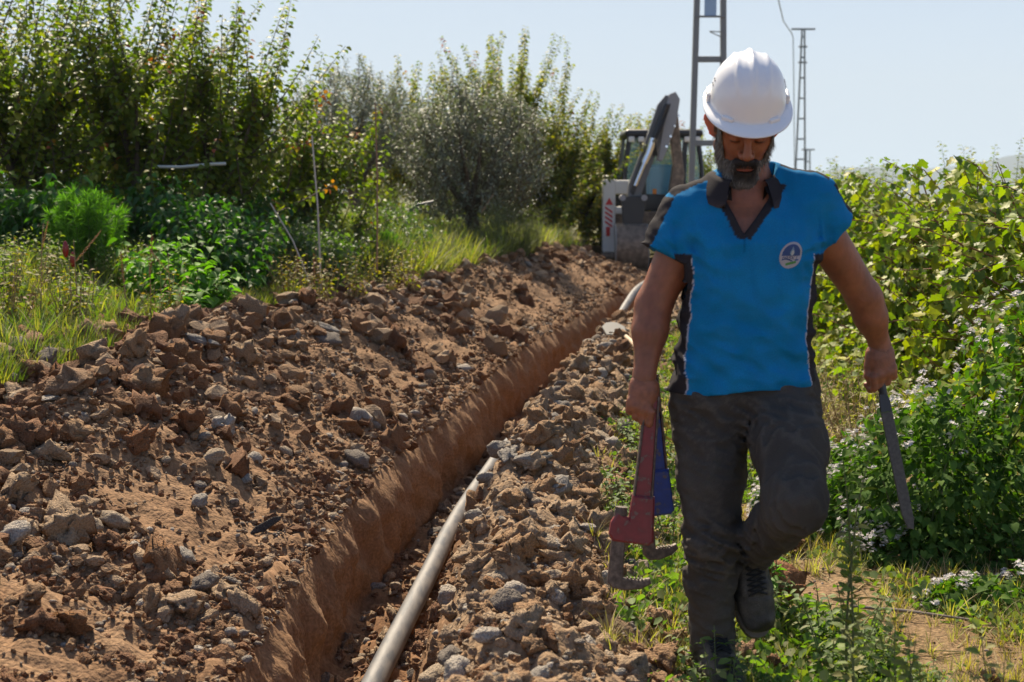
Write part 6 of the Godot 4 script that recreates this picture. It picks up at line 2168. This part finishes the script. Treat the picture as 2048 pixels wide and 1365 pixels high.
	for s in [-1.0, 1.0]: pl.call("boom_plate", [-0.06, 2.95, 0.0, 3.13, 0.10, 3.17, 0.18, 3.04, 0.12, 2.62, -0.02, 2.2, -0.12, 1.95, -0.20, 1.98, -0.16, 2.25], 1.08 + s * 0.17, 0.03, grey, boom)
	var dip: MeshInstance3D = pl.call("dipper", [-0.06, 3.12, 0.05, 3.04, -0.09, 2.45, -0.35, 1.75, -0.54, 1.18, -0.74, 1.20, -0.70, 1.55, -0.42, 2.3, -0.20, 2.95], 1.10, 0.2, steel)
	pl.call("dipper_face", [-0.20, 2.72, -0.12, 2.72, -0.42, 1.9, -0.62, 1.35, -0.68, 1.42, -0.50, 1.95], 1.215, 0.02, dark, dip)
	var ram := MB.new()
	ram.tube([Vector3(-0.06, 2.95, 1.28), Vector3(-0.40, 2.02, 1.28)], [0.055], 12)
	put("ram_barrel", ram.mesh(), dark, dip)
	ram = MB.new()
	ram.tube([Vector3(-0.28, 2.35, 1.30), Vector3(-0.36, 2.10, 1.30), Vector3(-0.44, 1.92, 1.30)], [0.075, 0.06, 0.06], 12)
	put("ram_gland", ram.mesh(), chrome, dip)
	ram = MB.new()
	ram.tube([Vector3(-0.42, 1.97, 1.30), Vector3(-0.60, 1.52, 1.30)], [0.038], 12)
	put("ram_rod", ram.mesh(), chrome, dip)
	for k in 4:
		var bm := MB.new()
		var c := Vector3(0.16 - k * 0.07, 2.75 - k * 0.18, 1.26)
		bm.tube([c, c + Vector3(0, 0, 0.03)], [0.022], 8)
		put("pin", bm.mesh(), chrome, boom)
	for k in 2:
		var hm := MB.new()
		var dx := 0.04 * k
		hm.tube([Vector3(-0.02 + dx, 3.0, 1.24), Vector3(-0.16 + dx, 2.6, 1.34), Vector3(-0.30 + dx, 2.3, 1.36), Vector3(-0.26 + dx, 2.05, 1.26)], [0.018], 7)
		put("hose", hm.mesh(), dark, boom)
	# bucket on its linkage
	var link: MeshInstance3D = pl.call("bucket_link", [-0.86, 1.34, -0.42, 1.34, -0.40, 1.26, -0.46, 0.80, -0.80, 0.80, -0.84, 1.26], 1.22, 0.16, dark)
	for x in [-0.82, -0.44]:
		var bm := MB.new()
		bm.tube([Vector3(x, 1.31, 1.10), Vector3(x, 1.31, 1.36)], [0.055], 12)
		put("pin", bm.mesh(), grey, link)
	var bk := MB.new()
	var arc := []
	for k in 13:
		var a := lerpf(-0.5, 2.5, k / 12.0)
		arc.append(Vector2(0.62 + 0.40 * sin(a) * -1.0, 0.42 + 0.44 * cos(a)))
	for side in 2:
		for k in 13:
			for e in 2:
				var r := 1.0 if side == 0 else 0.93
				bk.vert(Vector3(-0.94 + 0.56 * e + 0.0, 0.42 + (arc[k].y - 0.42) * r, 1.25 + (0.62 - arc[k].x) * r))
	for side in 2:
		for k in 12:
			var q := side * 26 + k * 2
			bk.quad_out(q, q + 1, q + 3, q + 2, (bk.v[q] - Vector3(-0.66, 0.42, 1.25)) * (1.0 if side == 0 else -1.0))
	for k in [0, 12]:
		bk.quad_out(k * 2, k * 2 + 1, 26 + k * 2 + 1, 26 + k * 2, Vector3(0, -1, 0))
	var bucket := put("bucket", bk.mesh(), muddy, o)
	for e in [0.0, 1.0]:
		var poly := PackedVector2Array()
		for k in 13: poly.append(Vector2(0.62 - arc[k].x, arc[k].y - 0.42) * 0.985)
		var bm := MB.new()
		bm.slab(Transform3D(Basis(Vector3(0, 0, 1), Vector3(0, 1, 0), Vector3(-1, 0, 0)), Vector3(-0.94 + 0.56 * e, 0.42, 1.25)), poly, 0.035, 0.004)
		put("bucket_side", bm.mesh(), grey, bucket)
	for k in 4:
		var bm := MB.new()
		bm.bar(Vector3(-0.90 + k * 0.16, 0.06, 1.02), Vector3(-0.90 + k * 0.16, 0.02, 0.82), 0.06, 0.03, 0.006)
		put("bucket_tooth", bm.mesh(), muddy, bucket)

func pylon(label: String, at: Vector3, tall: float, foot: float, head: float, leg: float, gap: float, first: float, arm: float) -> Node3D:
	var o := thing("pylon", label, "pylon", at)
	for s in [-1.0, 1.0]:
		var mb := MB.new()
		mb.bar(Vector3(s * foot * 0.5, -0.3, 0), Vector3(s * head * 0.5, tall, 0), leg, leg * 1.3, leg * 0.08, Color.WHITE, Vector3.BACK)
		put("leg", mb.mesh(), M.galv, o)
	var y := first
	while y < tall - 0.1:
		var w := lerpf(foot, head, y / tall)
		var mb := MB.new()
		mb.box(Transform3D(Basis(), Vector3(0, y, 0.0)), Vector3(maxf(0.02, w - leg * 0.9), leg, leg * 0.9), leg * 0.06)
		put("rung", mb.mesh(), M.galv, o)
		y += gap
	var ab := MB.new()
	ab.box(Transform3D(Basis(), Vector3(0, tall + leg * 0.5, 0)), Vector3(arm, leg * 1.1, leg * 1.4), leg * 0.06)
	put("cross_arm", ab.mesh(), M.galv, o)
	return o

func build_pylons() -> void:
	M.galv = mat("weathered galvanised steel", lin(0.20, 0.21, 0.21), 0.55, 0.3)
	var a := pylon("big ladder-like steel pylon rising out of the photo behind the hard hat", D(3.28, 0.0, 24.0), 7.4, 0.60, 0.34, 0.095, 1.38, 0.85, 1.5)
	var mb := MB.new()
	mb.box(Transform3D(Basis(), Vector3(0.0, 4.48, 0.06)), Vector3(0.20, 0.34, 0.012), 0.003)
	var sign := put("plate", mb.mesh(), mat("pale blue plate", lin(0.30, 0.44, 0.62), 0.5), a)
	sign.set_meta("label", "pale blue plate held between two flat clamps")
	for y in [4.30, 4.67]:
		mb = MB.new()
		mb.box(Transform3D(Basis(), Vector3(0, y, 0.075)), Vector3(0.50, 0.035, 0.02), 0.004)
		put("clamp", mb.mesh(), M.galv, a)
	mb = MB.new()
	mb.bar(Vector3(0.20, 4.05, 0.07), Vector3(-0.02, 4.05, 0.16), 0.018, 0.018, 0.003)
	mb.bar(Vector3(0.20, 3.96, 0.07), Vector3(-0.02, 4.045, 0.16), 0.016, 0.016, 0.003)
	put("climbing_step", mb.mesh(), M.galv, a)
	var b := pylon("second steel pylon with a short cross-arm, right of the hard hat", D(14.1, -0.6, 70.0), 9.75, 0.62, 0.12, 0.075, 0.98, 0.6, 1.15)
	for y in [8.2, 8.95]:
		mb = MB.new()
		mb.box(Transform3D(Basis(), Vector3(0, y, 0)), Vector3(0.42, 0.08, 0.08), 0.01)
		put("bracket", mb.mesh(), M.galv, b)
	pylon("small third pylon far away, just above the man's shoulder", D(37.2, -2.0, 180.0), 8.4, 0.75, 0.4, 0.16, 1.5, 1.0, 1.6)
	# wires
	mb = MB.new()
	mb.tube([D(3.5, 7.4, 24.0), D(5.55, 5.75, 31.0), D(7.1, 7.05, 38.5), D(8.62, 7.66, 47.0), D(10.6, 8.0, 56.5), D(12.2, 8.22, 63.0), D(13.62, 8.75, 70.0)], [0.010, 0.013, 0.016, 0.018, 0.02, 0.022, 0.022], 6)
	tag(put("power_cable", mb.mesh(), M.galv), "sagging power cable running from the near pylon to the second pylon's arm", "cable")
	mb = MB.new()
	mb.tube([D(13.6, 8.75, 69.9), D(13.66, 6.5, 69.8), D(13.76, 3.2, 69.8), D(13.85, 1.0, 69.9)], [0.022], 6)
	tag(put("power_cable", mb.mesh(), M.galv), "thin down-lead cable dropping beside the second pylon", "cable")

func _ready() -> void:
	rng.seed = 20240917
	# camera
	var cam := Camera3D.new()
	cam.name = "camera"
	cam.position = Vector3(0, 1.45, 0)
	cam.rotation.x = -atan((682.5 - 380.0) / 2844.0)
	cam.near = 0.05
	cam.far = 9000.0
	add_child(cam)
	var lens := CameraAttributesPhysical.new()
	lens.frustum_focal_length = 50.0
	lens.frustum_focus_distance = 5.6
	lens.exposure_aperture = 4.5
	lens.frustum_near = 0.05
	lens.frustum_far = 9000.0
	cam.attributes = lens
	cam.fov = rad_to_deg(2.0 * atan(682.5 / 2844.0))
	# sky
	var env := Environment.new()
	env.background_mode = Environment.BG_SKY
	var sky := ProceduralSkyMaterial.new()
	sky.sky_top_color = lin(0.025, 0.070, 0.19)
	sky.sky_horizon_color = lin(0.44, 0.535, 0.625)
	sky.sky_curve = 0.175
	sky.sky_energy_multiplier = 1.0
	sky.ground_bottom_color = lin(0.10, 0.08, 0.06)
	sky.ground_horizon_color = lin(0.30, 0.27, 0.24)
	sky.sun_angle_max = 90.0
	sky.sun_curve = 0.22
	env.sky = Sky.new()
	env.sky.sky_material = sky
	env.tonemap_mode = Environment.TONE_MAPPER_LINEAR
	env.tonemap_exposure = 2.1
	env.fog_enabled = true
	env.fog_density = 0.00022
	env.fog_light_color = Color(0.88, 0.945, 1.0)
	env.sdfgi_enabled = true
	env.ssao_enabled = true
	env.ssil_enabled = true
	var we := WorldEnvironment.new()
	we.name = "world_environment"
	we.environment = env
	add_child(we)
	# sun: behind the man, to the left
	var sun := DirectionalLight3D.new()
	sun.name = "sun"
	var towards := Vector3(-0.27, 1.12, -1.0).normalized()
	sun.basis = Basis.looking_at(-towards, Vector3.UP)
	sun.light_color = Color(1.0, 0.94, 0.84)
	sun.light_energy = 1.6
	sun.light_angular_distance = 0.5
	sun.shadow_enabled = true
	add_child(sun)
	make_textures()
	build_land()
	build_rocks()
	build_stones()
	make_leaves()
	plant_materials()
	build_left_garden()
	build_right_side()
	build_digger()
	build_pylons()
	build_man()
	build_tools()
	build_loose()
